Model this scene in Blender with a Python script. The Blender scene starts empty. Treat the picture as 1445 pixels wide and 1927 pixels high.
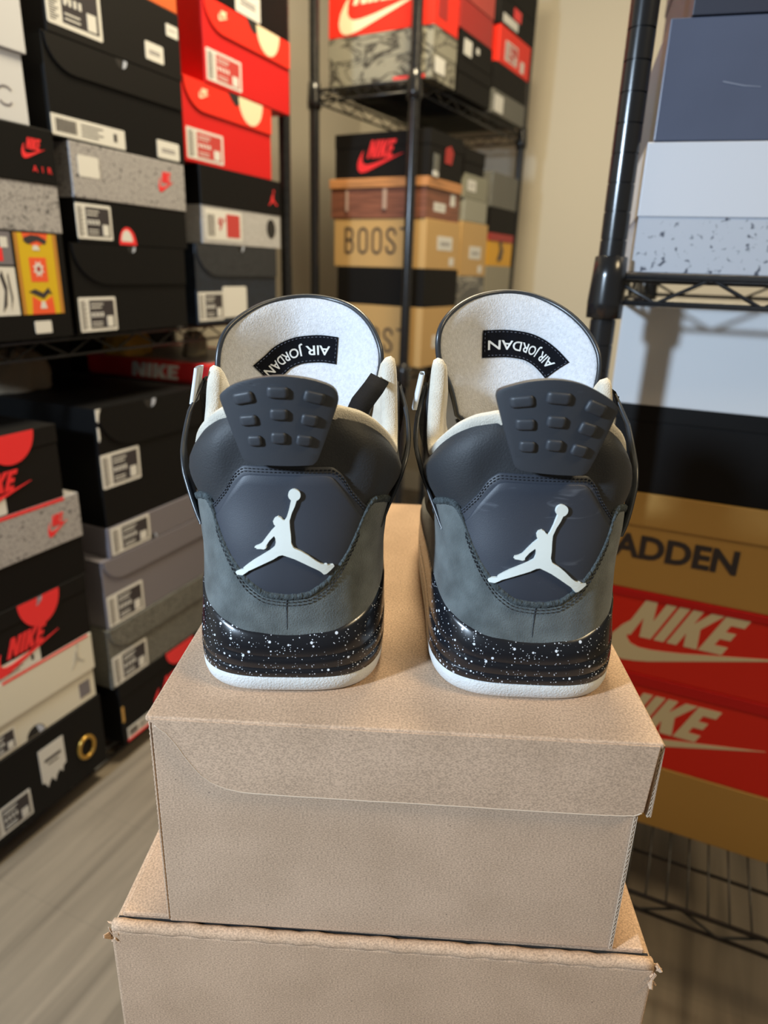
import bpy, bmesh, math, random
from mathutils import Vector, Matrix, geometry
random.seed(7)
C = bpy.context.scene
COL = C.collection
H = 0.95                      # eye height above the floor, metres
R_ = math.radians
# ------------------------------------------------------------------ camera
cam_d = bpy.data.cameras.new('camera'); cam = bpy.data.objects.new('camera', cam_d); COL.objects.link(cam)
th, ro = R_(19.5), R_(1.9)
Fw = Vector((0, math.cos(th), -math.sin(th))); R0 = Vector((1, 0, 0)); U0 = Vector((0, math.sin(th), math.cos(th)))
Rt = R0*math.cos(ro) + U0*math.sin(ro); Up = -R0*math.sin(ro) + U0*math.cos(ro)
cam.matrix_world = Matrix(((Rt.x, Up.x, -Fw.x, 0), (Rt.y, Up.y, -Fw.y, 0), (Rt.z, Up.z, -Fw.z, H), (0, 0, 0, 1)))
cam_d.sensor_fit = 'VERTICAL'; cam_d.sensor_height = 36; cam_d.lens = 24.0
cam_d.clip_start = 0.02; cam_d.clip_end = 50
cam_d.dof.use_dof = True; cam_d.dof.focus_distance = 0.385; cam_d.dof.aperture_fstop = 6.6
C.camera = cam
# ------------------------------------------------------------------ light
C.view_settings.view_transform = 'Standard'; C.view_settings.look = 'None'
C.view_settings.exposure = 0.34; C.view_settings.gamma = 1.0
C.view_settings.use_curve_mapping = False
wd = bpy.data.worlds.new('room_air'); C.world = wd; wd.use_nodes = True
wd.node_tree.nodes['Background'].inputs[0].default_value = (1.0, 0.93, 0.80, 1)
wd.node_tree.nodes['Background'].inputs[1].default_value = 0.11
def area(name, loc, target, size, power, color, shape='DISK'):
    l = bpy.data.lights.new(name, 'AREA'); l.shape = shape; l.size = size; l.energy = power; l.color = color
    o = bpy.data.objects.new(name, l); COL.objects.link(o); o.location = loc
    o.rotation_euler = (Vector(target)-Vector(loc)).to_track_quat('-Z', 'Y').to_euler(); return o
area('key_lamp', (-1.0, -0.38, H+0.36), (0.05, 0.45, H-0.10), 0.13, 25, (0.64, 0.81, 1.0))
area('ceiling_and_fill_light', (0.15, 1.35, H+1.45), (0.15, 1.35, 0), 0.55, 44, (1.0, 0.84, 0.56))
area('ceiling_and_fill_light', (1.20, -0.20, H+1.20), (1.1, 0.1, 0), 0.55, 17, (1.0, 0.78, 0.46))  # added warm fill to brighten the right rack's boxes, not an actual ceiling fixture

# ------------------------------------------------------------------ helpers
def tag(o, label=None, cat=None, group=None, kind=None):
    if label: o['label'] = label
    if cat: o['category'] = cat
    if group: o['group'] = group
    if kind: o['kind'] = kind
    return o
class MB:
    def __init__(s): s.v = []; s.f = []; s.m = []; s.smooth = []
    def add(s, vs, fs, mi=0, sm=False):
        b = len(s.v); s.v += [tuple(v) for v in vs]
        for f in fs: s.f.append([b+i for i in f]); s.m.append(mi); s.smooth.append(sm)
        return s
    def box(s, x0, x1, y0, y1, z0, z1, mi=0):
        v = [(x, y, z) for z in (z0, z1) for y in (y0, y1) for x in (x0, x1)]
        return s.add(v, [(0, 2, 3, 1), (4, 5, 7, 6), (0, 1, 5, 4), (2, 6, 7, 3), (0, 4, 6, 2), (1, 3, 7, 5)], mi)
    def prism(s, pts, fn, d0, d1, mi=0):
        """polygon pts (a,b); fn(a,b,d)->xyz ; solid between offsets d0 (back) and d1 (front)"""
        tri = geometry.tessellate_polygon([[Vector((a, b, 0)) for a, b in pts]])
        n = len(pts); v = [fn(a, b, d1) for a, b in pts]+[fn(a, b, d0) for a, b in pts]
        fs = [tuple(t) for t in tri]+[tuple(n+i for i in reversed(t)) for t in tri]
        fs += [(i, (i+1) % n, n+(i+1) % n, n+i) for i in range(n)]
        return s.add(v, fs, mi)
    def tube(s, path, r, n=8, mi=0, closed=False, sx=1, sy=1):
        P = [Vector(p) for p in path]; m = len(P); rings = []
        ref = None; vs = []
        for i, p in enumerate(P):
            a = P[(i-1) % m] if (closed or i) else p; b = P[(i+1) % m] if (closed or i < m-1) else p
            t = (b-a).normalized()
            if ref is None: ref = t.orthogonal().normalized()
            ref = (ref-t*ref.dot(t)).normalized(); bn = t.cross(ref)
            rr = r[i] if isinstance(r, (list, tuple)) else r
            for k in range(n):
                q = 2*math.pi*k/n; vs.append(p+ref*math.cos(q)*rr*sx+bn*math.sin(q)*rr*sy)
        fs = []
        for i in range(m if closed else m-1):
            for k in range(n):
                a = i*n+k; b = i*n+(k+1) % n; c = ((i+1) % m)*n+(k+1) % n; d = ((i+1) % m)*n+k
                fs.append((a, b, c, d))
        if not closed: fs += [tuple(reversed(range(n))), tuple((m-1)*n+k for k in range(n))]
        return s.add(vs, fs, mi, True)
    def grid(s, P, closed_u=False, mi=0, flip=False):
        nu = len(P); nv = len(P[0]); vs = [p for row in P for p in row]; fs = []
        for i in range(nu if closed_u else nu-1):
            for j in range(nv-1):
                q = (i*nv+j, ((i+1) % nu)*nv+j, ((i+1) % nu)*nv+j+1, i*nv+j+1)
                fs.append(tuple(reversed(q)) if flip else q)
        return s.add(vs, fs, mi, True)
    def build(s, name, mats, parent=None, bevel=0, fix=True, merge=0, seg=2):
        me = bpy.data.meshes.new(name); me.from_pydata(s.v, [], s.f)
        for m in (mats if isinstance(mats, (list, tuple)) else [mats]): me.materials.append(m)
        for p, mi, sm in zip(me.polygons, s.m, s.smooth): p.material_index = mi; p.use_smooth = sm
        if fix or merge:
            bm = bmesh.new(); bm.from_mesh(me)
            if merge: bmesh.ops.remove_doubles(bm, verts=bm.verts, dist=merge)
            if fix: bmesh.ops.recalc_face_normals(bm, faces=bm.faces)
            bm.to_mesh(me); bm.free()
        o = bpy.data.objects.new(name, me); COL.objects.link(o); o.parent = parent
        if bevel:
            b = o.modifiers.new('bevel', 'BEVEL'); b.width = bevel; b.segments = seg; b.limit_method = 'ANGLE'
            b.angle_limit = R_(40)
        return o
def empty(name, loc, rz=0):
    o = bpy.data.objects.new(name, None); COL.objects.link(o); o.location = loc; o.rotation_euler = (0, 0, rz)
    o.empty_display_size = .05; return o

# ------------------------------------------------------------------ materials
MT = {}
def mat(name, col, rough=.6, bump=0, bscale=300, var=0, vscale=8, spec=.5, coat=0, metal=0, pattern=None, col2=None, sheen=0):
    if name in MT: return MT[name]
    m = bpy.data.materials.new(name); m.use_nodes = True; nt = m.node_tree; N = nt.nodes; L = nt.links
    b = N['Principled BSDF']; b.inputs['Base Color'].default_value = (*col, 1); b.inputs['Roughness'].default_value = rough
    b.inputs['Specular IOR Level'].default_value = spec; b.inputs['Metallic'].default_value = metal
    b.inputs['Coat Weight'].default_value = coat; b.inputs['Coat Roughness'].default_value = .12
    if sheen: b.inputs['Sheen Weight'].default_value = sheen
    tc = N.new('ShaderNodeTexCoord')
    def noise(sc, det=3, dist=0, vec=None):
        n = N.new('ShaderNodeTexNoise'); n.inputs['Scale'].default_value = sc; n.inputs['Detail'].default_value = det
        n.inputs['Distortion'].default_value = dist; L.new(vec or tc.outputs['Object'], n.inputs['Vector']); return n.outputs['Fac']
    def ramp(fac, stops, interp='LINEAR'):
        r = N.new('ShaderNodeValToRGB'); r.color_ramp.interpolation = interp
        e = r.color_ramp.elements
        e[0].position, e[0].color = stops[0][0], (*stops[0][1], 1)
        e[1].position, e[1].color = stops[-1][0], (*stops[-1][1], 1)
        for p, c in stops[1:-1]: q = e.new(p); q.color = (*c, 1)
        L.new(fac, r.inputs['Fac']); return r.outputs['Color']
    def mix(f, a, b_, mode='MIX'):
        x = N.new('ShaderNodeMix'); x.data_type = 'RGBA'; x.blend_type = mode
        for s_, v in ((0, f), (6, a), (7, b_)):
            if hasattr(v, 'links'): L.new(v, x.inputs[s_])
            else: x.inputs[s_].default_value = v if s_ == 0 else (*v, 1)
        return x.outputs[2]
    def voro(sc, feat='F1', vec=None, rnd=1):
        v = N.new('ShaderNodeTexVoronoi'); v.feature = feat; v.inputs['Scale'].default_value = sc
        v.inputs['Randomness'].default_value = rnd
        L.new(vec or tc.outputs['Object'], v.inputs['Vector']); return v
    def mth(op, a, b_=None):
        x = N.new('ShaderNodeMath'); x.operation = op
        for i, v in enumerate((a, b_)):
            if v is None: continue
            if hasattr(v, 'links'): L.new(v, x.inputs[i])
            else: x.inputs[i].default_value = v
        return x.outputs[0]
    def mapped(s):
        mp = N.new('ShaderNodeMapping'); mp.inputs['Scale'].default_value = s; L.new(tc.outputs['Object'], mp.inputs['Vector']); return mp.outputs['Vector']
    out = None
    if var:
        dk = tuple(c*(1-var) for c in col); lt = tuple(min(1, c*(1+var)) for c in col)
        out = ramp(noise(vscale, 4), [(.3, dk), (.7, lt)])
    if pattern == 'speckle':         # fine paint splatter, thrown in two sizes
        w = None
        for sc, th_, dens in ((330, .26, .50), (800, .26, .55)):
            v = voro(sc); sel = N.new('ShaderNodeSeparateColor'); L.new(v.outputs['Color'], sel.inputs[0])
            size = mth('MULTIPLY', sel.outputs[1], th_)
            dot = mth('LESS_THAN', v.outputs['Distance'], mth('ADD', size, .03)); on = mth('LESS_THAN', sel.outputs[0], dens)
            dd = mth('MULTIPLY', dot, on); w = dd if w is None else mth('MAXIMUM', w, dd)
        w = mth('MULTIPLY', w, mth('GREATER_THAN', noise(60, 2), .36))
        out = mix(w, col, col2)
    if pattern == 'cement':
        f1 = ramp(noise(130, 4, .4), [(.60, (1, 1, 1)), (.67, (.1,)*3)]); f2 = ramp(noise(300, 3), [(.52, (1, 1, 1)), (.62, (.45,)*3)])
        g = mix(1.0, f1, f2, 'MULTIPLY'); out = mix(g, col2, col)
    if pattern == 'splotch':
        g = ramp(noise(150, 3, .5), [(.60, (1, 1, 1)), (.68, (0, 0, 0))])
        out = mix(g, col2, col)
    if pattern == 'elephant':
        n = noise(16, 3, 1.6, mapped((.7, .7, 1.2))); a = mth('ABSOLUTE', mth('SUBTRACT', n, .5))
        g = ramp(a, [(.012, (0, 0, 0)), (.05, (1, 1, 1))]); out = mix(g, col2, col)
    if pattern == 'heather':
        g = ramp(noise(420, 3), [(.35, (0, 0, 0)), (.65, (1, 1, 1))]); out = mix(g, col2, col)
    if pattern == 'kraft':
        fib = ramp(noise(1.0, 5, 0, mapped((900, 900, 1500))), [(.35, tuple(c*.72 for c in col)), (.62, tuple(min(1, c*1.20) for c in col))])
        blot = ramp(noise(22, 4), [(.35, (.90, .89, .87)), (.65, (1.04, 1.04, 1.04))])
        fl = voro(110); sel = N.new('ShaderNodeSeparateColor'); L.new(fl.outputs['Color'], sel.inputs[0])
        dot = mth('MULTIPLY', mth('LESS_THAN', fl.outputs['Distance'], .045), mth('LESS_THAN', sel.outputs[0], .30))
        out = mix(mth('MULTIPLY', dot, .75), mix(1.0, fib, blot, 'MULTIPLY'), (.10, .07, .05))
    if pattern == 'wood':
        v = mapped((7.2, .82, 1)); br = N.new('ShaderNodeTexBrick'); L.new(v, br.inputs['Vector'])
        br.inputs['Scale'].default_value = 1; br.inputs['Mortar Size'].default_value = .006; br.inputs['Brick Width'].default_value = 8; br.inputs['Row Height'].default_value = 1
        mp2 = N.new('ShaderNodeMapping'); mp2.inputs['Rotation'].default_value = (0, 0, R_(90)); L.new(tc.outputs['Object'], mp2.inputs['Vector']); mp2.inputs['Scale'].default_value = (.75, 5.6, 1)
        L.new(mp2.outputs['Vector'], br.inputs['Vector'])
        br.inputs['Brick Width'].default_value = 1.0; br.inputs['Row Height'].default_value = 1.0
        br.inputs['Color1'].default_value = (.93, .93, .93, 1); br.inputs['Color2'].default_value = (1.06, 1.05, 1.04, 1); br.inputs['Mortar'].default_value = (.92, .92, .92, 1)
        gr = ramp(noise(1, 5, 1.2, mapped((22, 1.6, 1))), [(.3, tuple(c*.62 for c in col)), (.5, col), (.72, tuple(c*1.28 for c in col))])
        out = mix(1.0, gr, br.outputs['Color'], 'MULTIPLY')
    if pattern == 'planks':
        w = ramp(noise(1, 3, .5, mapped((9, 9, 160))), [(.35, tuple(c*.7 for c in col)), (.65, tuple(c*1.3 for c in col))])
        out = w
    if pattern == 'scuff':           # pale rubbed marks
        g = ramp(noise(1, 3, .8, mapped((55, 55, 190))), [(.63, (0, 0, 0)), (.80, (.35,)*3)])
        out = mix(g, col, col2)
    if out is not None: L.new(out, b.inputs['Base Color'])
    if bump:
        bn = N.new('ShaderNodeBump'); bn.inputs['Strength'].default_value = bump; bn.inputs['Distance'].default_value = .0006
        L.new(noise(bscale, 3), bn.inputs['Height']); L.new(bn.outputs['Normal'], b.inputs['Normal'])
    MT[name] = m; return m
M_wall = mat('wall_paint', (.50, .46, .375), .85, bump=.3, bscale=120)
M_floor = mat('floor_wood', (.19, .162, .128), .42, pattern='wood')
M_kraft = mat('kraft_board', (.50, .345, .235), .85, bump=.12, bscale=1400, pattern='kraft')
M_kraft2 = mat('kraft_board_rough', (.50, .335, .22), .85, bump=.15, bscale=1200, pattern='kraft')
M_edge = mat('board_edge', (.54, .42, .31), .9)
M_dark = mat('dark_gap', (.012, .010, .009), .9)
M_black = mat('black_card', (.0050, .0048, .0050), .5, spec=.18)
M_blackw = mat('black_card_matte', (.0065, .0058, .0055), .65, spec=.18)
M_navy = mat('navy_card', (.012, .018, .032), .45, var=.3, vscale=60)
M_slate = mat('slate_card', (.085, .10, .15), .30, var=.12, vscale=5)
M_white = mat('white_card', (.60, .62, .67), .35)
M_cream = mat('cream_card', (.66, .64, .56), .55)
M_red = mat('red_card', (.60, .012, .012), .5, spec=.3)
M_redo = mat('orange_red_card', (.78, .028, .014), .5, spec=.3)
M_redd = mat('dark_red_card', (.36, .018, .016), .5)
M_orange = mat('orange_card', (.62, .12, .025), .5)
M_grey = mat('grey_card', (.17, .16, .185), .5)
M_cement = mat('cement_card', (.36, .35, .36), .55, pattern='cement', col2=(.05, .05, .055))
M_splot = mat('splattered_white_card', (.46, .49, .55), .5, pattern='splotch', col2=(.07, .08, .11))
M_heather = mat('heather_card', (.20, .20, .18), .6, pattern='heather', col2=(.05, .05, .045))
M_heathd = mat('dark_heather_card', (.035, .038, .045), .6, pattern='heather', col2=(.010, .012, .016))
M_ele = mat('elephant_card', (.26, .25, .20), .55, pattern='elephant', col2=(.035, .03, .025))
M_boost = mat('tan_card', (.52, .33, .13), .55)
M_mad = mat('brown_card', (.50, .29, .075), .6)
M_brown = mat('wood_print_card', (.20, .075, .045), .5, pattern='planks')
M_plank = mat('plank_print_card', (.48, .22, .085), .5, pattern='planks')
M_yellow = mat('yellow_card', (.70, .36, .015), .5)
M_ink = mat('label_ink', (.035, .03, .035), .5)
M_paper = mat('label_paper', (.66, .66, .64), .5)
M_inkred = mat('label_red', (.50, .05, .045), .5)
M_silver = mat('hole_lining', (.45, .50, .62), .35)
M_creamp = mat('cream_print', (.78, .70, .48), .5)
M_nred = mat('logo_red', (.80, .03, .035), .45)
M_gold = mat('gold_ring', (.55, .33, .07), .3, metal=.8)
M_post = mat('black_steel', (.012, .012, .013), .22, spec=.6)
M_wire = mat('black_wire', (.014, .014, .015), .32)

# ------------------------------------------------------------------ lettering and marks (polygons, unit height)
NIKE = [
 [(0, 0), (.26, 0), (.26, .52), (.50, 0), (.80, 0), (.80, 1), (.54, 1), (.54, .48), (.30, 1), (0, 1)],
 [(.88, 0), (1.14, 0), (1.14, 1), (.88, 1)],
 [(1.22, 0), (1.48, 0), (1.48, .36), (1.66, 0), (2.00, 0), (1.72, .53), (2.0, 1), (1.68, 1), (1.48, .63), (1.48, 1), (1.22, 1)],
 [(2.03, 0), (2.62, 0), (2.62, .22), (2.29, .22), (2.29, .40), (2.55, .40), (2.55, .60), (2.29, .60), (2.29, .78), (2.62, .78), (2.62, 1), (2.03, 1)]]
SWOOSH = [(.13, .44), (.07, .35), (.02, .24), (.0, .13), (.015, .05), (.05, .005), (.10, -.012), (.17, .0), (.25, .025), (1, .36), (.42, .185), (.33, .165), (.25, .15), (.18, .15), (.13, .175), (.105, .23), (.105, .32)]
JUMP = [(.0021,.105),(.001,.0996),(-.0001,.096),(-.0009,.0949),(-.0019,.0953),(-.0027,.0963),(-.004,.0968),(-.0056,.096),(-.0063,.0945),(-.0058,.0929),(-.005,.0922),(-.0072,.0898),(-.0093,.0869),(-.0113,.0839),(-.013,.0826),(-.0147,.0819),(-.0149,.0812),(-.0138,.081),(-.0142,.0806),(-.0121,.0807),(-.0105,.0806),(-.0095,.0812),(-.0096,.0822),(-.008,.0849),(-.0057,.0874),(-.0051,.0862),(-.0049,.0842),(-.0054,.0822),(-.008,.08),(-.0117,.0775),(-.0156,.0748),(-.0182,.0726),(-.0204,.0704),(-.0202,.0695),(-.0226,.0687),(-.0241,.0678),(-.0243,.0669),(-.0235,.066),(-.0209,.0663),(-.0195,.0675),(-.0178,.069),(-.0143,.0711),(-.0109,.0731),(-.0059,.0759),(-.0034,.0777),(-.0018,.0781),(.0007,.0773),(.004,.0761),(.0081,.074),(.0122,.0717),(.0147,.0703),(.0161,.0693),(.0176,.0677),(.0188,.0679),(.0208,.0696),(.0225,.0714),(.0222,.0723),(.0208,.0722),(.0192,.0722),(.0192,.073),(.0179,.0728),(.0163,.0733),(.0138,.075),(.0105,.0777),(.0072,.0799),(.0039,.0814),(.0033,.0818),(.0023,.0839),(.0021,.0876),(.0016,.0916),(.0014,.0948),(.0025,.0988),(.0039,.1021),(.0047,.105)]
JBALL = [(.0036+.0029*math.cos(a*math.pi/10), .1074+.0029*math.sin(a*math.pi/10)) for a in range(20)]
def text_mesh(s, bold=.0):
    cu = bpy.data.curves.new('lettering', 'FONT'); cu.body = s; cu.offset = bold; cu.resolution_u = 4
    o = bpy.data.objects.new('lettering', cu); COL.objects.link(o); bpy.context.view_layer.update()
    me = bpy.data.meshes.new_from_object(o.evaluated_get(bpy.context.evaluated_depsgraph_get()))
    bpy.data.objects.remove(o); bpy.data.curves.remove(cu)
    vs = [(v.co.x, v.co.y) for v in me.vertices]; fs = [tuple(p.vertices) for p in me.polygons]; bpy.data.meshes.remove(me)
    x0 = min(v[0] for v in vs); x1 = max(v[0] for v in vs); y0 = min(v[1] for v in vs); y1 = max(v[1] for v in vs)
    return [((x-x0)/(x1-x0), (y-y0)/(y1-y0)) for x, y in vs], fs
def rect(x0, y0, w, h): return [(x0, y0), (x0+w, y0), (x0+w, y0+h), (x0, y0+h)]
def rrect(x0, y0, w, h, r, n=4):
    o = []
    for cx, cy, a0 in ((x0+w-r, y0+r, -90), (x0+w-r, y0+h-r, 0), (x0+r, y0+h-r, 90), (x0+r, y0+r, 180)):
        for k in range(n+1): a = R_(a0+90*k/n); o.append((cx+r*math.cos(a), cy+r*math.sin(a)))
    return o

# ------------------------------------------------------------------ shoe boxes
def face_fn(kind, w, d, h, off=0):
    if kind == 'front': return lambda a, b, e: (a, -off-e, b)
    if kind == 'side': return lambda a, b, e: (-off-e, d-a, b)
    if kind == 'top': return lambda a, b, e: (a, b, h+off+e)
E1_, E2_, E3_ = .0001, .0005, .0008
def put(root, name, fn, layers, label=None):
    """layers: list of (polygon list, material, height)"""
    mb = MB(); mats = []
    for k, (polys, m, e) in enumerate(layers):
        mats.append(m)
        for p in polys: mb.prism(p, fn, -.0002, e, k)
    o = mb.build(name, mats, root)
    if label: o['label'] = label
    return o
def size_label(root, fn, u, v, w, h, style='black'):
    ink = M_ink if style == 'black' else M_inkred
    L_ = [([rrect(u, v, w, h, h*.05)], M_paper, E1_+.0003)]
    if style in ('black', 'red'):
        L_.append(([rect(u+w*.27, v+h*.09, w*.67, h*.82)], ink, .0006))
        bars = [rect(u+w*.05, v+h*(.08+.042*i), w*.16*(.6+.4*((i*7) % 3)/2), h*.02) for i in range(20)]
        t = [rect(u+w*.30, v+h*(.78-.1*i), w*(.34-.05*(i % 2)), h*.035) for i in range(2)]
        t += [rect(u+w*(.31+.09*i), v+h*.42, w*.05, h*.14) for i in range(4)]
        t += [rect(u+w*.31, v+h*(.16+.09*i), w*.28, h*.03) for i in range(2)]
        L_.append((bars, M_ink, .0005)); L_.append((t+[rect(u+w*.72, v+h*.12, w*.17, h*.32)], M_paper, .0009))
    elif style == 'white':
        bars = [rect(u+w*(.05+.022*i), v+h*.2, w*.011*(1+(i*5) % 2), h*.62) for i in range(12)]
        t = [rect(u+w*.38, v+h*(.72-.17*i), w*(.3-.07*(i % 2)), h*.06) for i in range(4)]
        L_.append((bars+t+[rect(u+w*.83, v+h*.3, w*.05, h*.42)], M_ink, .0006))
    return put(root, 'size_label', fn, L_)
def glyph(root, fn, word, u, v, w, h, m, bold=.02):
    tv, tf = text_mesh(word, bold); mb = MB(); mb.add([fn(u+w*a, v+h*b, .0011) for a, b in tv], tf)
    return mb.build('lettering', m, root, fix=False)
def sticker(root, fn, u, v, w, h, lines=1):
    L_ = [([rrect(u, v, w, h, min(w, h)*.1)], M_paper, .0004)]
    if lines: L_.append(([rect(u+w*.2, v+h*(.5-.14*i), w*.6, h*.07) for i in range(lines)], M_grey, .0006))
    return put(root, 'sticker', fn, L_)
def nike_mark(root, fn, u, v, w, h, m, name='logo', air=False):
    """word over swoosh filling the w x h rectangle"""
    P = []
    for g in NIKE: P.append([(u+w*(.20+.62*(x/2.62)*.86+.10*y), v+h*(.46+.54*y)) for x, y in g])
    sw = [(u+w*x, v+h*(y+.02)*1.55) for x, y in SWOOSH]
    if air:
        glyph(root, fn, 'A  I  R', u+w*.35, v-h*.55, w*.80, h*.30, m, .01)
    o = put(root, name, fn, [(P, m, .0005), ([sw], m, .0006)]); return o
def finger_hole(root, fn, u, v, r, up=False):
    """half-round notch hanging from (u,v)"""
    a = [(u+r*math.cos(R_(t)), v+(1 if up else -1)*r*math.sin(R_(t))) for t in range(0, 181, 15)]
    b = [(u+r*.1+r*.8*math.cos(R_(t)), v+(1 if up else -1)*r*.9*math.sin(R_(t))) for t in range(0, 91, 15)]+[(u+r*.35, v)]
    return put(root, 'finger_hole', fn, [([a], M_dark, .0004), ([b], M_silver, .0006)])
def crescent(root, fn, u, v, w, h, m, name='tongue_tab'):
    a = [(u+w*.5+w*.5*math.cos(R_(t)), v+h-h*math.sin(R_(t))) for t in range(0, 181, 10)]
    return put(root, name, fn, [([a], m, .0006)])
FR = {'L': (Vector((-.8285, .3517)), R_(67)), 'R': (Vector((.3254, .7308)), R_(-24)), 'B': (Vector((.0819, 1.95)), R_(60))}
def fpos(fr, u, dep, z):
    o, a = FR[fr]
    return (o.x+u*math.cos(a)-dep*math.sin(a), o.y+u*math.sin(a)+dep*math.cos(a), H+z)
def shoe_box(fr, u0, u1, z0, z1, label, group, style='lid', dep=.0, depth=.33, mb_=M_black, ml=None, hl=.035, over=.0015, yaw=0, mside=None):
    ml = ml or mb_; w = u1-u0; h = z1-z0-.0004
    root = empty('shoe_box', fpos(fr, u0, dep, z0), FR[fr][1]+yaw)
    tag(root, label, 'shoe box', group)
    if style == 'plain':
        MB().box(0, w, 0, depth, 0, h).build('body', mb_, root, bevel=.0012)
    elif style == 'lid':
        MB().box(over, w-over, over, depth-over, 0, h-hl).build('body', mb_, root, bevel=.0008)
        MB().box(0, w, 0, depth, h-hl, h).build('lid', ml, root, bevel=.0012)
    elif style == 'flap':
        MB().box(0, w, .0018, depth, 0, h-.0016).build('body', mb_, root, bevel=.0008)
        MB().box(-.0004, w+.0004, 0, depth+.0004, h-.0016, h).build('lid', ml, root)
        r = hl*.95
        pts = [(.004, h-.0016)]+[(.004+r*1.2*(1-math.cos(R_(t))), h-hl+r-r*math.sin(R_(t))) for t in range(0, 91, 10)]+[(w-.001, h-hl), (w-.001, h-.0016)]
        MB().prism(pts, lambda a, b, e: (a, .0018-e, b), 0, .0028).build('front_flap', ml, root)
    fn = face_fn('front', w, depth, h, .001 if style == 'flap' else (0 if style != 'lid' else 0))
    fnb = face_fn('front', w, depth, h, 0 if style == 'plain' else -over if style == 'lid' else -.0018)
    fs = face_fn('side', w, depth, h); ft = face_fn('top', w, depth, h)
    return root, fn, fnb, fs, ft
GL = 'shoe boxes stacked on the left wire rack'
GR = 'shoe boxes stacked on the right wire rack'
GB = 'shoe boxes stacked on the rack by the back wall'

# ------------------------------------------------------------------ room
A_ = R_(23)
tA = Vector((math.sin(A_), math.cos(A_))); nA = Vector((math.cos(A_), -math.sin(A_)))
def slab(name, p0, p1, z0, z1, thick, m, side):
    d = (p1-p0).normalized(); n = Vector((-d.y, d.x))*side*thick
    v = [(*p, z) for z in (z0, z1) for p in (p0, p1, p1+n, p0+n)]
    o = MB().add(v, [(0, 1, 2, 3), (4, 7, 6, 5), (0, 4, 5, 1), (1, 5, 6, 2), (2, 6, 7, 3), (3, 7, 4, 0)]).build(name, m)
    return tag(o, kind='structure')
SB = 2.83
cl = nA*(-1.36)
corner = cl+tA*SB
slab('wall_left', cl+tA*(-2.2), corner+tA*.1, 0, 2.5, .1, M_wall, 1)
slab('wall_back', corner, corner+nA*5.2, 0, 2.5, .1, M_wall, 1)
fl = MB().box(-3.2, 3.6, -2.6, 3.4, -.04, 0).build('floor', M_floor); fl.rotation_euler = (0, 0, R_(-23)); tag(fl, kind='structure')
for nm, p0, p1, sd in (('baseboard_left', cl+tA*(-2.2)+nA*.012, corner+nA*.012, 1), ('baseboard_back', corner-tA*.012+nA*.013, corner+nA*5.2-tA*.012, 1)):
    slab(nm, p0, p1, 0, .09, .0115, mat('trim_paint', (.6, .58, .52), .5), sd)

# ------------------------------------------------------------------ wire racks
def wire_rack(fr, u0, u1, y0, y1, shelves, top, label, r=.0135, wires_front=True):
    root = empty('wire_rack', fpos(fr, (u0+u1)/2, (y0+y1)/2, -H), FR[fr][1]); tag(root, label, 'rack')
    cx, cy = (u1-u0)/2, (y1-y0)/2
    for sx in (-1, 1):
        for sy in (-1, 1):
            x, y = sx*cx, sy*cy
            n = 20; mb = MB(); z = 0
            ring = lambda rr, za, zb_: [[(x+rr*math.cos(2*math.pi*k/n), y+rr*math.sin(2*math.pi*k/n), q) for q in (za, zb_)] for k in range(n)]
            while z < top+H: mb.grid(ring(r, z, z+.0252), closed_u=True); mb.grid(ring(r*.90, z+.0252, z+.0267), closed_u=True); z += .0267
            mb.add([(x+r*math.cos(2*math.pi*k/n), y+r*math.sin(2*math.pi*k/n), z) for k in range(n)], [tuple(range(n))])
            mb.build('post', M_post, root)
            for zs in shelves:
                Q = []
                for k in range(n):
                    a = 2*math.pi*k/n
                    Q.append([(x+rr*math.cos(a), y+rr*math.sin(a), H+zs+zz) for zz, rr in ((-.046, r), (-.046, r*1.38), (-.030, r*1.42), (-.004, r*1.30), (.016, r*1.22), (.017, r))])
                MB().grid(Q, closed_u=True).build('collar', M_post, root)
    for zs in shelves:
        mb = MB(); z = H+zs-.003; zb = z-.026
        for sy in (-1, 1):
            for zz, rr in ((z, .0032), (zb, .0030)): mb.tube([(-cx, sy*cy, zz), (cx, sy*cy, zz)], rr, 6)
            path = []; nz = max(4, int((u1-u0)/.052)); nz += nz % 2
            for i in range(nz+1): path.append((-cx+2*cx*i/nz, sy*cy, (zb if i % 2 else z)))
            mb.tube(path, .0023, 5)
        for sx in (-1, 1):
            for zz, rr in ((z, .0032), (zb, .0030)): mb.tube([(sx*cx, -cy, zz), (sx*cx, cy, zz)], rr, 6)
            path = []; nz = 10
            for i in range(nz+1): path.append((sx*cx, -cy+2*cy*i/nz, (zb if i % 2 else z)))
            mb.tube(path, .0023, 5)
        fo = mb.build('shelf_frame', M_wire, root)
        mb = MB(); n = int((u1-u0)/.026)
        for i in range(1, n): x = -cx+2*cx*i/n; mb.tube([(x, -cy, z+.0016), (x, cy, z+.0016)], .0014, 5)
        for k in (-.33, .33): mb.tube([(-cx, cy*2*k, z-.004), (cx, cy*2*k, z-.004)], .0026, 6)
        mb.build('shelf_wires', M_wire, root)
    return root
wire_rack('L', .26, 1.530, .03, .40, (-.119, -.912, .78), 1.0, 'black wire shelving rack along the left wall, holding the tall stacks of shoe boxes')
wire_rack('R', -.103, 1.10, 0, .49, (.0045, -.793), .62, 'black wire shelving rack at the right with a thick ringed post')
wire_rack('B', -.030, .735, .03, .335, (.448, -.262), .95, 'black wire shelving rack standing in the far corner, behind the pair of sneakers', r=.0135)

# ------------------------------------------------------------------ left rack boxes (u, z measured on the rack front)
S = shoe_box
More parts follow.
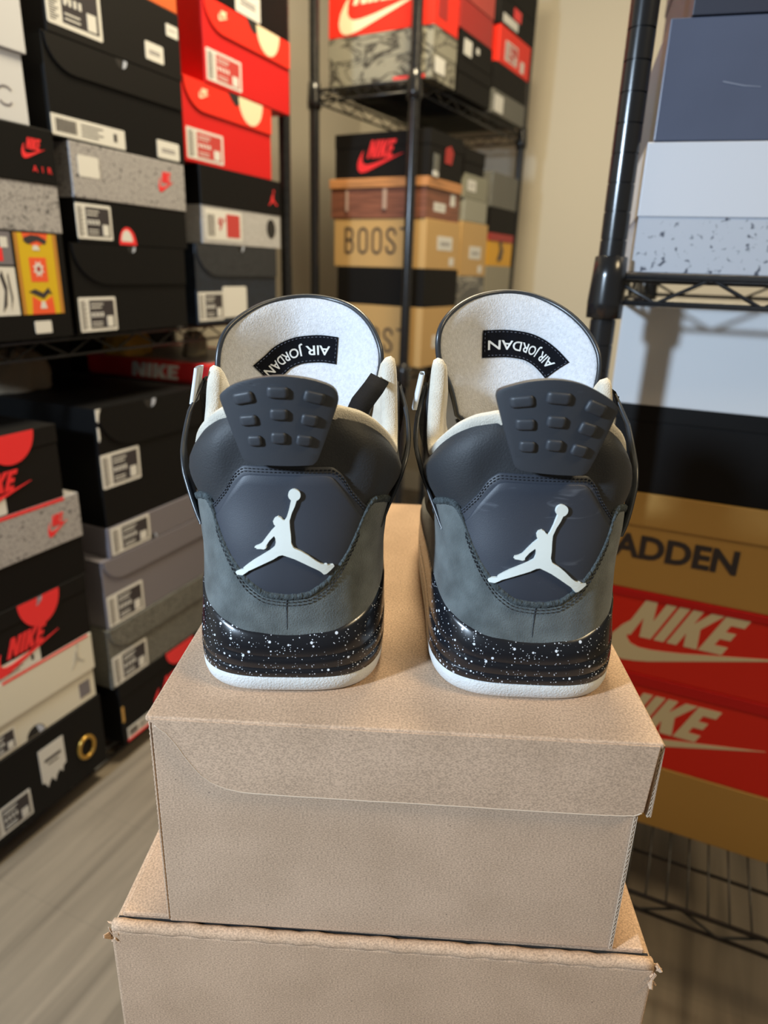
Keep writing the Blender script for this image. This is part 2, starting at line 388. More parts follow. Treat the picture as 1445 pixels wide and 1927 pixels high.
# column by the frame edge, upper shelf
r_, f, fb, fs, ft = S('L', .56, .83, -.1145, .0365, 'black shoe box with yellow and orange artwork on its end, at the left edge', GL, 'plain')
art = [(rect(.183, .038, .072, .112), mat('art_yellow', (.62, .42, .01), .5))]
rnd = random.Random(3)
L_ = [([rect(.183, .036, .074, .113)], MT['art_yellow'], .0004),
      ([rect(.183, .036, .006, .113), rect(.250, .036, .007, .113)], mat('art_ochre', (.45, .20, .03), .5), .0006),
      ([[(.197, .149), (.242, .149), (.238, .137), (.219, .130), (.200, .138)], [(.199, .036), (.240, .036), (.238, .062), (.220, .052), (.202, .062)], rect(.204, .082, .030, .034)], mat('art_orange', (.78, .10, .03), .5), .0006),
      ([[(.200, .143), (.213, .147), (.226, .146), (.239, .140), (.236, .134), (.222, .139), (.206, .134), (.199, .138)], [(.197, .068), (.207, .064), (.222, .058), (.232, .066), (.238, .064), (.232, .074), (.222, .066), (.208, .072)]], M_ink, .0008),
      ([[(.219+.010*(1 if k % 2 else .6)*math.cos(k*math.pi/8), .100+.012*(1 if k % 2 else .6)*math.sin(k*math.pi/8)) for k in range(16)], [(.213, .126), (.225, .126), (.222, .133), (.215, .133)], [(.214, .044), (.226, .044), (.223, .054), (.217, .054)]], M_paper, .0008),
      ([[(.219+.0035*math.cos(k*math.pi/4), .100+.004*math.sin(k*math.pi/4)) for k in range(8)]], M_redd, .001)]
put(r_, 'artwork_panel', f, L_)
put(r_, 'picture_panel', f, [([rect(.118, .036, .060, .066)], M_paper, .0004), ([rect(.118, .105, .060, .044)], M_grey, .0004), ([[(.150, .04), (.158, .05), (.162, .075), (.156, .098), (.152, .09), (.157, .07)], [(.164, .042), (.169, .06), (.166, .095), (.164, .09), (.166, .06)]], M_ink, .0006), ([rect(.150, .11, .012, .018)], M_nred, .0006), ([rect(.160, .128, .012, .014)], M_paper, .0006)])
sticker(r_, f, .200, .008, .030, .018, 0)
r_, f, fb, fs, ft = S('L', .56, .834, .037, .1765, 'black lidded box with speckled grey base, between the white box and the yellow artwork', GL, 'lid', hl=.073, mb_=M_cement, ml=M_black)
nike_mark(r_, f, .216, .096, .042, .028, M_nred, air=True)
r_, f, fb, fs, ft = S('L', .52, .805, .177, .42, 'tall plain white shoe box with a white lid, topmost at the left edge', GL, 'lid', hl=.155, over=.005, mb_=M_white)
a = [(.246+.011*math.cos(R_(t)), .026+.008*math.sin(R_(t))) for t in range(200, 341, 20)]; b = [(.246+.009*math.cos(R_(t)), .027+.006*math.sin(R_(t))) for t in range(340, 199, -20)]
put(r_, 'logo', fb, [([a+b, [(x+.001, y+.010) for x, y in reversed([(p[0], .052-p[1]) for p in a+b])]], M_grey, .0004)])
# second column
r_, f, fb, fs, ft = S('L', .842, 1.112, -.1145, .0258, 'black flap box directly right of the yellow artwork, directly under the red half-circle', GL, 'flap', hl=.062)
size_label(r_, fb, .006, .004, .080, .054); finger_hole(r_, f, .132, .138, .010)
r_, f, fb, fs, ft = S('L', .862, 1.126, .026, .1695, 'box with speckled grey lid, blank white sticker, red logo and black base', GL, 'lid', hl=.078, ml=M_cement, mb_=M_black)
size_label(r_, fb, -.0, .006, .074, .052); sticker(r_, f, .014, .096, .042, .030, 0); nike_mark(r_, f, .193, .092, .040, .034, M_nred)
put(r_, 'dome_print', fb, [([[(.108+.020*math.cos(R_(t)), .0005+.028*math.sin(R_(t))) for t in range(0, 181, 10)]], M_nred, .0004), ([[(.106+.013*math.cos(R_(t)), .006+.018*math.sin(R_(t))) for t in range(0, 181, 12)]], M_paper, .0006)])
r_, f, fb, fs, ft = S('L', .835, 1.132, .17, .3035, 'black flap-front shoe box with a long white barcode label along its bottom', GL, 'flap', hl=.045, ml=M_blackw)
size_label(r_, fb, .001, .003, .147, .028, 'white'); sticker(r_, fb, .225, .004, .058, .028, 2); finger_hole(r_, f, .152, .132, .013)
r_, f, fb, fs, ft = S('L', .846, 1.136, .304, .405, 'black box with big size label and two small stickers, under the orange box', GL, 'plain', mb_=M_blackw)
size_label(r_, f, .002, .012, .104, .070); glyph(r_, f, '9', .0325, .040, .010, .017, M_paper); sticker(r_, f, .255, .062, .030, .018); sticker(r_, f, .200, .015, .044, .026, 2)
r_, f, fb, fs, ft = S('L', .846, 1.136, .4055, .52, 'plain orange shoe box, topmost in the second stack of the left rack', GL, 'lid', hl=.05, mb_=M_orange)
# third column
r_, f, fb, fs, ft = S('L', 1.145, 1.436, -.1145, .0385, 'dark navy flap box with a square white sticker, under the grey-based box', GL, 'flap', hl=.060, mb_=M_navy, ml=M_heathd)
size_label(r_, fb, .004, .006, .082, .056); sticker(r_, fb, .084, .010, .086, .062, 0); finger_hole(r_, f, .152, .152, .012)
r_, f, fb, fs, ft = S('L', 1.172, 1.459, .039, .1795, 'black lidded box with grey base and red size label, below the red boxes', GL, 'lid', hl=.070, ml=M_black, mb_=mat('light_cement_card', (.42, .42, .43), .6, var=.15, vscale=200))
jm = [((x+.0243)*.75+.238, (z-.066)*.75+.088) for x, z in JUMP]; jb = [((x+.0243)*.75+.238, (z-.066)*.75+.088) for x, z in JBALL]
put(r_, 'logo', f, [([jm, jb], M_nred, .0005)])
put(r_, 'size_label', fb, [([rrect(.012, .008, .122, .056, .004)], M_paper, .0004), ([rect(.080, .014, .046, .044)], M_inkred, .0006), ([rect(.018+.004*i, .014, .002, .040) for i in range(6)], M_ink, .0006), ([rect(.070, .042, .004, .008)], M_inkred, .0007)])
glyph(r_, fb, '9', .052, .026, .014, .024, M_inkred)
put(r_, 'round_hole', fb, [([[(.247+.018*math.cos(k*math.pi/10), .040+.020*math.sin(k*math.pi/10)) for k in range(20)]], M_dark, .0005)])
for (u0, u1, z0, z1, lb, dp) in ((1.14, 1.433, .18, .3195, 'bright red flap box with cream half-moon, lower of the two red ones', .004), (1.205, 1.507, .32, .4595, 'bright red flap box with cream half-moon, upper of the two red ones', 0)):
    r_, f, fb, fs, ft = S('L', u0, u1, z0, z1, lb, GL, 'flap', dep=dp, hl=.050, mb_=M_red, ml=M_redo)
    w = u1-u0
    size_label(r_, fb, .006, .006, .112, .052, 'red')
    crescent(r_, f, .172, .138-.045, .086, .045, M_creamp, 'half_moon_print')
    nike_mark(r_, f, .046, .110, .032, .018, M_creamp)
    put(r_, 'finger_hole', f, [([[(.138, .139), (.178, .139), (.176, .126), (.164, .118), (.150, .126)]], M_dark, .0005)])
r_, f, fb, fs, ft = S('L', 1.21, 1.50, .46, .60, 'plain black shoe box with a white sticker, on top of the red boxes', GL, 'plain')
sticker(r_, f, .098, .002, .086, .045, 2)
# lower shelf, near stack
r_, f, fb, fs, ft = S('L', .49, .792, -.9085, -.7605, 'black shoe box with a gold ring and torn white sticker, near the floor', GL, 'plain')
ring = [(.262+.022*math.cos(k*math.pi/12), .052+.029*math.sin(k*math.pi/12)) for k in range(24)]
ringi = [(.262+.012*math.cos(k*math.pi/12), .052+.017*math.sin(k*math.pi/12)) for k in range(24)]
mbx = MB(); mbx.tube([f(.258+.017*math.cos(k*math.pi/12), .060+.021*math.sin(k*math.pi/12), .001) for k in range(24)], .0040, 8, closed=True); mbx.build('gold_ring', M_gold, r_)['label'] = 'gold ring with a dark centre'
put(r_, 'sticker', f, [([[(.160, .052), (.160, .118), (.212, .118), (.212, .062), (.205, .058), (.203, .048), (.197, .056), (.190, .050), (.186, .040), (.180, .052), (.174, .046), (.170, .038), (.165, .050)]], M_paper, .0004), ([rect(.170, .088, .034, .006), rect(.176, .080, .022, .003)], M_ink, .0006)])
size_label(r_, f, .060, .012, .075, .052)
r_, f, fb, fs, ft = S('L', .49, .79, -.76, -.6295, 'cream lidded shoe box with a faint jumping figure, on the gold-ringed box', GL, 'lid', hl=.072, over=.003, mb_=M_cream, dep=.0)
jm = [((x+.0243)*.62+.250, (z-.066)*1.0+.080) for x, z in JUMP]; jb = [((x+.0243)*.62+.250, (z-.066)*1.0+.080) for x, z in JBALL]
put(r_, 'logo', f, [([jm, jb], mat('faint_grey_print', (.40, .39, .36), .6), .0004)])
put(r_, 'tissue_edge', f, [([rect(.12, .126, .172, .0042)], M_nred, .0004)])
finger_hole(r_, fb, .166, .002, .018, True); size_label(r_, fb, .07, .004, .060, .040); put(r_, 'sticker', fb, [([rect(.262, .012, .024, .030)], M_grey, .0004)])
def bred(u0, u1, z0, z1, lb, cu, cv, nx, nz, nw, nh):
    r_, f, fb, fs, ft = S('L', u0, u1, z0, z1, lb, GL, 'lid', hl=.030, mb_=M_blackw, over=.001)
    return r_, f, fb
r_, f, fb = bred(.49, .793, -.629, -.5145, 'black shoe box with red half-moon and lettering, directly above the cream box', 0, 0, 0, 0, 0, 0)
crescent(r_, f, .166, .112-.050, .080, .050, M_nred); finger_hole(r_, f, .198, .112, .016); nike_mark(r_, f, .110, .006, .125, .058, M_nred); size_label(r_, fb, .09, .001, .105, .026, 'white')
r_, f, fb, fs, ft = S('L', .50, .80, -.514, -.3675, 'speckled grey lid with red logo on black base, in the nearest lower stack', GL, 'lid', hl=.078, ml=M_cement, mb_=M_black)
nike_mark(r_, f, .232, .086, .040, .036, M_nred); put(r_, 'tissue_edge', f, [([rect(.15, .141, .12, .0052)], M_nred, .0004)])
r_, f, fb = bred(.48, .773, -.367, -.2455, 'black shoe box with red half-moon, on the speckled grey lid at the left edge', 0, 0, 0, 0, 0, 0)
crescent(r_, f, .165, .120-.046, .085, .046, M_nred); nike_mark(r_, f, .110, .010, .125, .056, M_nred); sticker(r_, fb, .125, .002, .062, .028, 0)
# lower shelf, second stack
r_, f, fb, fs, ft = S('L', .838, 1.13, -.9085, -.7735, 'black shoe box with red half-moon, under the grey-green mottled box', GL, 'lid', hl=.032, mb_=M_blackw, over=.001)
crescent(r_, f, .135, .133-.040, .090, .040, M_nred); nike_mark(r_, f, .09, .03, .13, .052, M_nred); size_label(r_, fb, .012, .004, .085, .026, 'white'); put(r_, 'tissue_edge', f, [([rect(.01, .0006, .12, .004)], M_nred, .0006)])
put(r_, 'tape_tab', fb, [([rect(.002, .05, .006, .035)], M_mad, .0006)])
r_, f, fb, fs, ft = S('L', .826, 1.12, -.773, -.6475, 'grey-green mottled flap box, second from the bottom of its stack', GL, 'flap', hl=.05, mb_=M_heather)
size_label(r_, fb, .006, .002, .092, .062)
r_, f, fb, fs, ft = S('L', .832, 1.13, -.647, -.5105, 'plain purple-grey flap-front shoe box resting on the mottled one', GL, 'flap', hl=.045, mb_=M_grey)
size_label(r_, fb, .004, .002, .092, .062)
r_, f, fb, fs, ft = S('L', .854, 1.14, -.51, -.4535, 'thin purple-grey shoe box under the tall black one', GL, 'plain', mb_=M_grey)
size_label(r_, f, .006, .002, .100, .052); finger_hole(r_, f, .115, .001, .010, True)
r_, f, fb, fs, ft = S('L', .856, 1.14, -.453, -.237, 'tall black flap box with a worn white corner, on the purple-grey boxes', GL, 'flap', hl=.075, depth=.445, mb_=M_black, ml=M_black)
size_label(r_, fb, .001, .072, .094, .062); finger_hole(r_, f, .132, .214, .016)
put(r_, 'worn_corner', f, [([[(-.001, .215), (.010, .215), (.006, .206), (.003, .192), (-.001, .196)], [(-.001, .185), (.003, .183), (.004, .166), (.001, .158), (-.001, .162)]], M_paper, .0006)])
# far lower stack carrying the red lid
zz = -.9085
for k, lb in enumerate(('plain black shoe box, lowest behind the second lower stack', 'plain black shoe box, second up behind the second lower stack', 'plain black shoe box, third up behind the second lower stack', 'plain black shoe box under the red lidded one, behind the tall black box')):
    hgt = (.16, .165, .16, .184)[k]
    S('L', 1.165, 1.46, zz, zz+hgt, lb, GL, 'lid', mb_=M_blackw, depth=.445 if k == 3 else .33); zz += hgt
r_, f, fb, fs, ft = S('L', 1.165, 1.46, zz, zz+.042, 'flat red box with white lettering and scuffed lid, behind the tall black box', GL, 'lid', hl=.036, mb_=M_redd, ml=mat('scuffed_red_card', (.55, .018, .020), .35))
P = []
for g in NIKE: P.append([(.125+.125*(x/2.62+.04*y), .006+.030*y) for x, y in g])
put(r_, 'lettering', fs, [(P, M_paper, .0005)])
put(r_, 'lid_print', ft, [([rect(.03, .02, .23, .29)], mat('lid_grey_print', (.20, .17, .17), .4), .0003)])
S('L', .862, 1.135, -.2365, -.153, 'plain black shoe box in the shade at the back, on the tall black box', GL, 'lid', dep=.345, depth=.10, mb_=M_blackw)
S('L', 1.17, 1.455, zz, zz+.083, 'plain black shoe box in the shade behind the flat red box', GL, 'lid', dep=.345, depth=.10, mb_=M_blackw)
def cloth_blob(fr, u, dep, z, sx, sy, sz, m, nm, lb, cat, seed):
    rr = random.Random(seed); root_m = MB(); P = []
    ph = [rr.uniform(0, 6) for _ in range(6)]
    for i in range(28):
        a = 2*math.pi*i/28; row = []
        for j in range(15):
            t = j/14*math.pi/2*1.0
            q = math.sin(t)
            rad = (1-.0)*math.cos(t*.98)**.6 if j else 1
            k = 1+.13*math.sin(3*a+ph[0]+2*t)+.08*math.sin(7*a+ph[1]-3*t)+.05*math.sin(11*a+ph[2])
            row.append((sx*rad*k*math.cos(a), sy*rad*k*math.sin(a), sz*q*(1+.12*math.sin(5*a+ph[3]))))
        P.append(row)
    root_m.grid(P, closed_u=True); o = root_m.build(nm, m); o.location = fpos(fr, u, dep, z); o.rotation_euler = (0, 0, FR[fr][1])
    return tag(o, lb, cat)
cloth_blob('L', 1.225, .265, -.1970, .052, .045, .060, mat('yellow_cloth', (.60, .32, .03), .7), 'cloth_pouch', 'crumpled yellow pouch lying on the flat red shoe box', 'pouch', 4)
cloth_blob('L', .93, .27, -.2366, .060, .050, .070, mat('tan_paper', (.28, .21, .14), .8, bump=.4), 'paper_wad', 'crumpled tan paper on top of the tall black shoe box', 'paper', 9)
cloth_blob('L', 1.30, .14, -.1970, .030, .025, .050, mat('beige_cloth', (.35, .30, .2), .8), 'dust_bag', 'small crumpled beige bag on the flat red shoe box', 'bag', 12)

# ------------------------------------------------------------------ right rack boxes
r_, f, fb, fs, ft = S('R', -.062, .25, .236, .36, 'dark navy shoe box at the top right corner of the picture', GR, 'lid', hl=.03, dep=.012, yaw=R_(10), mb_=mat('dusk_card', (.035, .04, .06), .4))
r_, f, fb, fs, ft = S('R', -.079, .25, .1305, .2355, 'slate blue-grey shoe box above the white-lidded one on the right rack', GR, 'plain', dep=.012, yaw=R_(10), mb_=M_slate)
put(r_, 'crease', f, [([[(.055, .050), (.075, .046), (.090, .045), (.090, .0455), (.075, .047), (.056, .051)]], mat('crease_light', (.2, .22, .28), .4), .0004)])
r_, f, fb, fs, ft = S('R', -.084, .25, .0065, .130, 'white lidded shoe box with a dark-splattered base, lowest on the upper right shelf', GR, 'lid', hl=.069, dep=.010, yaw=R_(9), over=.0015, mb_=M_splot, ml=M_white)
D2_ = .13
r_, f, fb, fs, ft = S('R', -.15, .209, -.789, -.6815, 'plain brown shoe box resting on the bottom wire shelf at the right', GR, 'plain', dep=D2_, mb_=M_mad)
NK = [dict(u0=-.15, u1=.20, z0=-.681, z1=-.536, tx=.103, lb='red box with cream lettering and swoosh, lower of two on the right rack'),
      dict(u0=-.10, u1=.25, z0=-.5355, z1=-.4075, tx=.062, lb='red box with cream lettering and swoosh, upper of two on the right rack')]
for q in NK:
    r_, f, fb, fs, ft = S('R', q['u0'], q['u1'], q['z0'], q['z1'], q['lb'], GR, 'lid', dep=D2_, hl=.018 if q['u0'] < -.12 else .012, over=.0015, mb_=M_redo, ml=M_red)
    P = []
    for g in NIKE: P.append([(q['tx']+.152*(x/2.62*.86+.17*y), .058+.058*y) for x, y in g])
    sw = [(q['tx']-.016+.235*x, .016+.150*(y+.02)) for x, y in SWOOSH]
    put(r_, 'logo', fb, [(P, M_creamp, .0005), ([sw], M_creamp, .0007)], 'cream lettering over a cream swoosh')
r_, f, fb, fs, ft = S('R', -.10, .25, -.407, -.2675, 'brown lidded shoe box lettered in black, above the red boxes, right rack', GR, 'lid', hl=.046, dep=D2_, over=.002, mb_=M_mad)
tv, tf = text_mesh('MADDEN', .035)
mbx = MB(); x0, w_, z0_, h_ = .003, .186, .046, .034
mbx.add([fb(x0+a*w_, z0_+b*h_, .0006) for a, b in tv], tf); mbx.build('lettering', M_ink, r_, fix=False)['label'] = 'black block letters'
S('R', -.09, .26, -.267, -.1525, 'plain black shoe box between the glossy white box and the brown box', GR, 'lid', hl=.02, dep=D2_, mb_=M_black)
r_, f, fb, fs, ft = S('R', -.098, .28, -.152, -.032, 'glossy pale white box just under the upper right shelf', GR, 'plain', dep=D2_, mb_=mat('glossy_white', (.66, .68, .70), .16, coat=.3))

# ------------------------------------------------------------------ back rack boxes
def boost(u0, u1, z0, z1, lb, txt=True, dp=0):
    r_, f, fb, fs, ft = S('B', u0, u1, z0, z1, lb, GB, 'plain', dep=dp, depth=.296, mb_=M_boost)
    if txt:
        mbx = MB(); x0, cw, z0_, ch, sw_ = .036, .036, .034, .070, .0068
        def stroke(path, closed):
            n = len(path); lft, rgt = [], []
            for i in range(n):
                p = Vector(path[i]); a_ = Vector(path[i-1]) if (closed or i) else p; b_ = Vector(path[(i+1) % n]) if (closed or i < n-1) else p
                d1 = (p-a_).normalized() if (p-a_).length else (b_-p).normalized(); d2 = (b_-p).normalized() if (b_-p).length else d1
                m_ = Vector((-(d1.y+d2.y), d1.x+d2.x)).normalized(); k = 1/max(.5, m_.dot(Vector((-d1.y, d1.x))))
                lft.append(p+m_*k*sw_/2); rgt.append(p-m_*k*sw_/2)
            vs = [fs(q.x, q.y, e) for e in (.0006, -.0001) for q in lft+rgt]; F_ = []
            for i in range(n if closed else n-1):
                j = (i+1) % n
                F_ += [(i, j, n+j, n+i), (i, j, 2*n+j, 2*n+i), (n+i, n+j, 3*n+j, 3*n+i)]
            mbx.add(vs, F_)
        def oval(cx, w, z1, z2, a0=0, a1=360, step=15, r=.0155):
            o = []
            for t in range(a0, a1+(0 if a1-a0 == 360 else 1), step):
                c_, s_ = math.cos(R_(t)), math.sin(R_(t)); o.append((cx+w*c_, (z2-r if s_ > 0 else z1+r)+r*s_))
            return o
        h2 = sw_/2; zb_, zt_ = z0_+h2, z0_+ch-h2; zm = (zb_+zt_)/2+.002
        x = x0+h2; stroke([(x, zb_), (x, zt_), (x+.014, zt_), (x+.021, zt_-.005), (x+.023, zt_-.014), (x+.021, zm+.004), (x+.015, zm), (x+.001, zm)], False)
        stroke([(x+.012, zm), (x+.021, zm-.004), (x+.0245, zm-.015), (x+.0215, zb_+.005), (x+.014, zb_), (x, zb_)], False)
        for k in (1, 2): stroke(oval(x0+k*(cw+.0095)+.0155, .0135, zb_, zt_), True)
        x = x0+3*(cw+.0095)+.0150
        stroke([(x+.0135, zt_-.017), (x+.0125, zt_-.008), (x+.006, zt_-.001), (x-.004, zt_), (x-.011, zt_-.006), (x-.013, zt_-.016), (x-.009, zm+.005), (x+.006, zm-.006), (x+.0125, zm-.014), (x+.013, zb_+.012), (x+.009, zb_+.003), (x, zb_), (x-.009, zb_+.003), (x-.0135, zb_+.013), (x-.0135, zb_+.019)], False)
        x = x0+4*(cw+.0095)+.016; stroke([(x-.019, zt_), (x+.019, zt_)], False); stroke([(x, zt_-h2), (x, zb_-h2)], False)
        mbx.build('lettering', mat('boost_ink', (.045, .032, .028), .6), r_)['label'] = 'narrow black lettering BOOST'
    sticker(r_, f, (u1-u0)*.32, .05, (u1-u0)*.45, .036, 2); sticker(r_, f, (u1-u0)*.7, .010, .03, .022, 0)
    return r_
boost(.012, .225, -.2585, -.095, 'tan shoe box lettered BOOST, lower of the two beside the far rack post')
r_, f, fb, fs, ft = S('B', .012, .225, -.0945, .0065, 'plain black shoe box between the two tan lettered boxes', GB, 'plain', depth=.285, mb_=M_blackw)
boost(.012, .225, .007, .1335, 'tan shoe box lettered BOOST, upper of the two beside the far rack post')
r_, f, fb, fs, ft = S('B', .006, .22, .134, .2345, 'brown plank-print shoe box with orange-tan lid, above a tan lettered box', GB, 'lid', hl=.024, over=.004, dep=0, depth=.31, mb_=M_brown, ml=M_plank)
put(r_, 'pale_stripe', fs, [([rect(.175, .022, .012, .050), rect(.055, .018, .007, .052)], mat('stripe_print', (.42, .30, .24), .5), -.0030+.0005)])
sticker(r_, fb, .05, .02, .07, .022); sticker(r_, fb, .15, .04, .03, .03, 0)
r_, f, fb, fs, ft = S('B', .012, .215, .235, .345, 'black shoe box with a red logo on its side, on the plank print box', GB, 'lid', hl=.035, depth=.296, mb_=M_blackw, over=.001)
nike_mark(r_, fs, .075, .012, .145, .078, M_nred); put(r_, 'logo', f, [([[(.09, .04), (.13, .04), (.14, .07), (.12, .085), (.09, .075)]], M_redd, .0005)])
put(r_, 'hang_tag', f, [([[(.02, .002), (.05, .001), (.05, .012), (.035, .016), (.02, .014)]], M_paper, .002), ([rect(.022, .015, .03, .04)], M_heather, .002)])
# middle lower stack
S('B', .245, .44, -.2585, -.13, 'plain grey shoe box at the bottom of the middle stack, far rack', GB, 'plain', mb_=M_grey, dep=.004)
r_, f, fb, fs, ft = S('B', .245, .44, -.1295, -.01, 'dark box with a black and white picture, under the unlettered tan box', GB, 'plain', mb_=mat('misty_card', (.10, .10, .10), .6, pattern='elephant', col2=(.35, .34, .30)), dep=.004)
boost(.245, .44, -.0095, .143, 'tan box with white sticker and no lettering, middle stack of far rack', txt=False, dp=.004)
S('B', .250, .42, .1435, .205, 'pale grey shoe box on the plain tan box of the far rack', GB, 'plain', mb_=mat('pale_grey_card', (.30, .30, .25), .6), dep=.004)
r_, f, fb, fs, ft = S('B', .245, .41, .2055, .27, 'light grey-green shoe box in the middle stack of the far rack', GB, 'plain', mb_=mat('sage_card', (.24, .24, .19), .6), dep=.004)
sticker(r_, f, .02, .02, .06, .03)
S('B', .235, .38, .2705, .335, 'black shoe box topping the middle lower stack of the far rack', GB, 'lid', mb_=M_blackw, dep=.004)
# far lower stack
S('B', .455, .675, -.2585, -.13, 'plain grey shoe box at the bottom of the far rack\'s last stack', GB, 'plain', mb_=M_grey, dep=.006)
S('B', .455, .675, -.1295, .024, 'pale beige shoe box under the yellow one, far rack', GB, 'plain', mb_=mat('pale_beige_card', (.28, .26, .2), .6), dep=.006)
r_, f, fb, fs, ft = S('B', .460, .675, .0245, .125, 'small yellow shoe box with a red stripe across its top, far rack', GB, 'lid', hl=.024, mb_=M_yellow, ml=M_redd, dep=.006)
put(r_, 'figure_print', f, [([[(.08, .015), (.12, .02), (.13, .05), (.11, .07), (.12, .08), (.09, .075), (.10, .05)]], M_ink, .0005)])
S('B', .455, .675, .1255, .20, 'black shoe box above the yellow one, far rack', GB, 'plain', mb_=M_blackw, dep=.006)
S('B', .455, .675, .2005, .30, 'mottled grey shoe box topping the last lower stack, far rack', GB, 'plain', mb_=M_heather, dep=.006)
# upper shelf
r_, f, fb, fs, ft = S('B', .0, .135, .4525, .5655, 'grey elephant-hide print shoe box under the red one on the upper far shelf', GB, 'lid', hl=.054, depth=.31, mb_=M_ele, over=.001)
put(r_, 'red_strip', fs, [([rect(.20, .002, .09, .008)], M_nred, .0005)]); sticker(r_, f, .015, .016, .055, .035, 0)
r_, f, fb, fs, ft = S('B', .0, .135, .566, .71, 'red shoe box with a big cream swoosh on its side, upper far shelf', GB, 'plain', depth=.31, mb_=M_redo)
P = [[(.075+.15*(x/2.62*.86+.15*y), .066+.05*y) for x, y in g] for g in NIKE]
put(r_, 'logo', fs, [(P, M_creamp, .0005), ([[(.032+.26*x, .006+.17*y*1.1) for x, y in SWOOSH]], M_creamp, .0006)])
put(r_, 'size_label', f, [([rect(.02, .02, .05, .05)], M_redd, .0004)])
S('B', .165, .385, .4525, .535, 'dark shoe box at the bottom of the far rack\'s middle upper stack', GB, 'lid', mb_=M_blackw, hl=.03, dep=.004)
r_, f, fb, fs, ft = S('B', .165, .375, .5355, .60, 'black box with small stickers, middle upper stack of the far rack', GB, 'plain', mb_=M_blackw, dep=.004)
sticker(r_, f, .02, .012, .05, .036, 0); sticker(r_, f, .10, .03, .02, .014, 0)
S('B', .155, .37, .6005, .73, 'dark red shoe box in the middle upper stack, far rack', GB, 'lid', hl=.06, mb_=M_redd, ml=mat('dull_red_card', (.42, .05, .04), .5), dep=.004)
r_, f, fb, fs, ft = S('B', .41, .675, .4525, .515, 'mottled pale box with white label, bottom of far rack\'s last upper stack', GB, 'plain', mb_=M_heather, dep=.006)
sticker(r_, f, .01, .006, .07, .045, 0)
S('B', .41, .68, .5155, .585, 'plain black shoe box under the red one in the last upper stack, far rack', GB, 'plain', mb_=M_blackw, dep=.006)
r_, f, fb, fs, ft = S('B', .425, .685, .5855, .68, 'bright red shoe box with a pale label in the last upper stack, far rack', GB, 'plain', mb_=M_redo, dep=.006)
size_label(r_, f, .05, .015, .10, .05, 'red'); sticker(r_, f, .18, .01, .03, .03, 0)
r_, f, fb, fs, ft = S('B', .42, .69, .6805, .75, 'black box with white barcode strip, above the small bright red far box', GB, 'plain', mb_=M_blackw, dep=.006)
sticker(r_, f, .02, .008, .12, .022, 0); put(r_, 'red_print', f, [([rect(.10, .035, .06, .028)], M_nred, .0005)])
S('B', .415, .69, .7505, .82, 'black shoe box on top of the last upper stack, far rack', GB, 'plain', mb_=M_blackw, dep=.006)

# ------------------------------------------------------------------ cardboard boxes under the sneakers
def corr(mb, p0, p1, wid, thick_dir, n, mi=0, amp=.0004):
    pass
ya = math.atan2(-.0085, .2559)
r_ = empty('cardboard_box', (-.1147, .2862, H-.3545), ya)
tag(r_, 'plain brown cardboard shoebox with a flap lid, the sneakers standing on it', 'cardboard box')
W_, D_, Hb = .2505, .345, .1413
MB().box(0, W_, .0022, D_, 0, Hb-.0035).build('body', M_kraft, r_, bevel=.0012)
# lid: top sheet, front flap with rounded corner, side flap on the right standing proud
mb = MB().box(-.0012, W_+.0050, -.0008, D_+.001, Hb-.0034, Hb); mb.build('lid_top', M_kraft, r_, bevel=.0012, seg=3)
hl = .0445
pts = [(-.0008, Hb-.0012), (.0035, Hb-.0045), (.0090, Hb-.0090), (.0140, Hb-.0160), (.0175, Hb-.0225), (.0210, Hb-.0280), (.0255, Hb-.0340), (.0310, Hb-.0385), (.0380, Hb-.0415), (.0460, Hb-.0432), (W_*.3, Hb-hl+.0006), (W_*.6, Hb-hl+.0004), (W_*.93, Hb-hl), (W_-.004, Hb-hl+.0006), (W_+.0010, Hb-hl+.003), (W_+.0030, Hb-.0012)]
fo = MB().prism(pts, lambda a, b, e: (a, .0022-e, b), 0, .0036).build('front_flap', M_kraft, r_, bevel=.0005)
MB().tube([(a+random.uniform(-.0001, .0001), -.0012, b-.0002+random.uniform(-.00015, .00015)) for k in range(len(pts)-3) for t in range(6) for a, b in [(pts[k+1][0]+(pts[k+2][0]-pts[k+1][0])*t/6, pts[k+1][1]+(pts[k+2][1]-pts[k+1][1])*t/6)]], .00045, 5).build('cut_edge', M_edge, fo)
MB().add([(W_+.0035, .0015, Hb-.002), (W_+.0058, .0005, Hb-.002), (W_+.0058, .0005, Hb-.046), (W_+.0032, .0018, Hb-.046), (W_+.0035, D_, Hb-.002), (W_+.0058, D_, Hb-.002), (W_+.0058, D_, Hb-.046), (W_+.0032, D_, Hb-.046)],
         [(0, 1, 2, 3), (4, 7, 6, 5), (0, 4, 5, 1), (1, 5, 6, 2), (2, 6, 7, 3), (3, 7, 4, 0)]).build('side_flap', M_kraft, r_)
def wavy_edge(mb, x, y, z0, z1, n, a=.0004, t=.0010):
    path = [(x+(a if i % 2 else -a), y, z0+(z1-z0)*i/n) for i in range(n+1)]; mb.tube(path, .0003, 4)
    mb.box(x+.0006, x+.0009, y-.0002, y+.001, z0, z1); mb.box(x-.0009, x-.0006, y-.0002, y+.001, z0, z1)
mb = MB(); wavy_edge(mb, W_-.0012, .0019, .0008, Hb-hl, 60); mb.build('corrugated_edge', M_edge, r_)
mb = MB(); wavy_edge(mb, W_+.0045, .0006, Hb-.046, Hb-.003, 28); mb.build('corrugated_edge', M_edge, r_)
mb = MB(); mb.tube([(-.0002, .0026, .002+.0016*i+random.uniform(-.0002, .0002)) for i in range(85)], [.0006+.0003*(i % 2) for i in range(85)], 5); mb.build('corrugated_edge', M_kraft, r_)
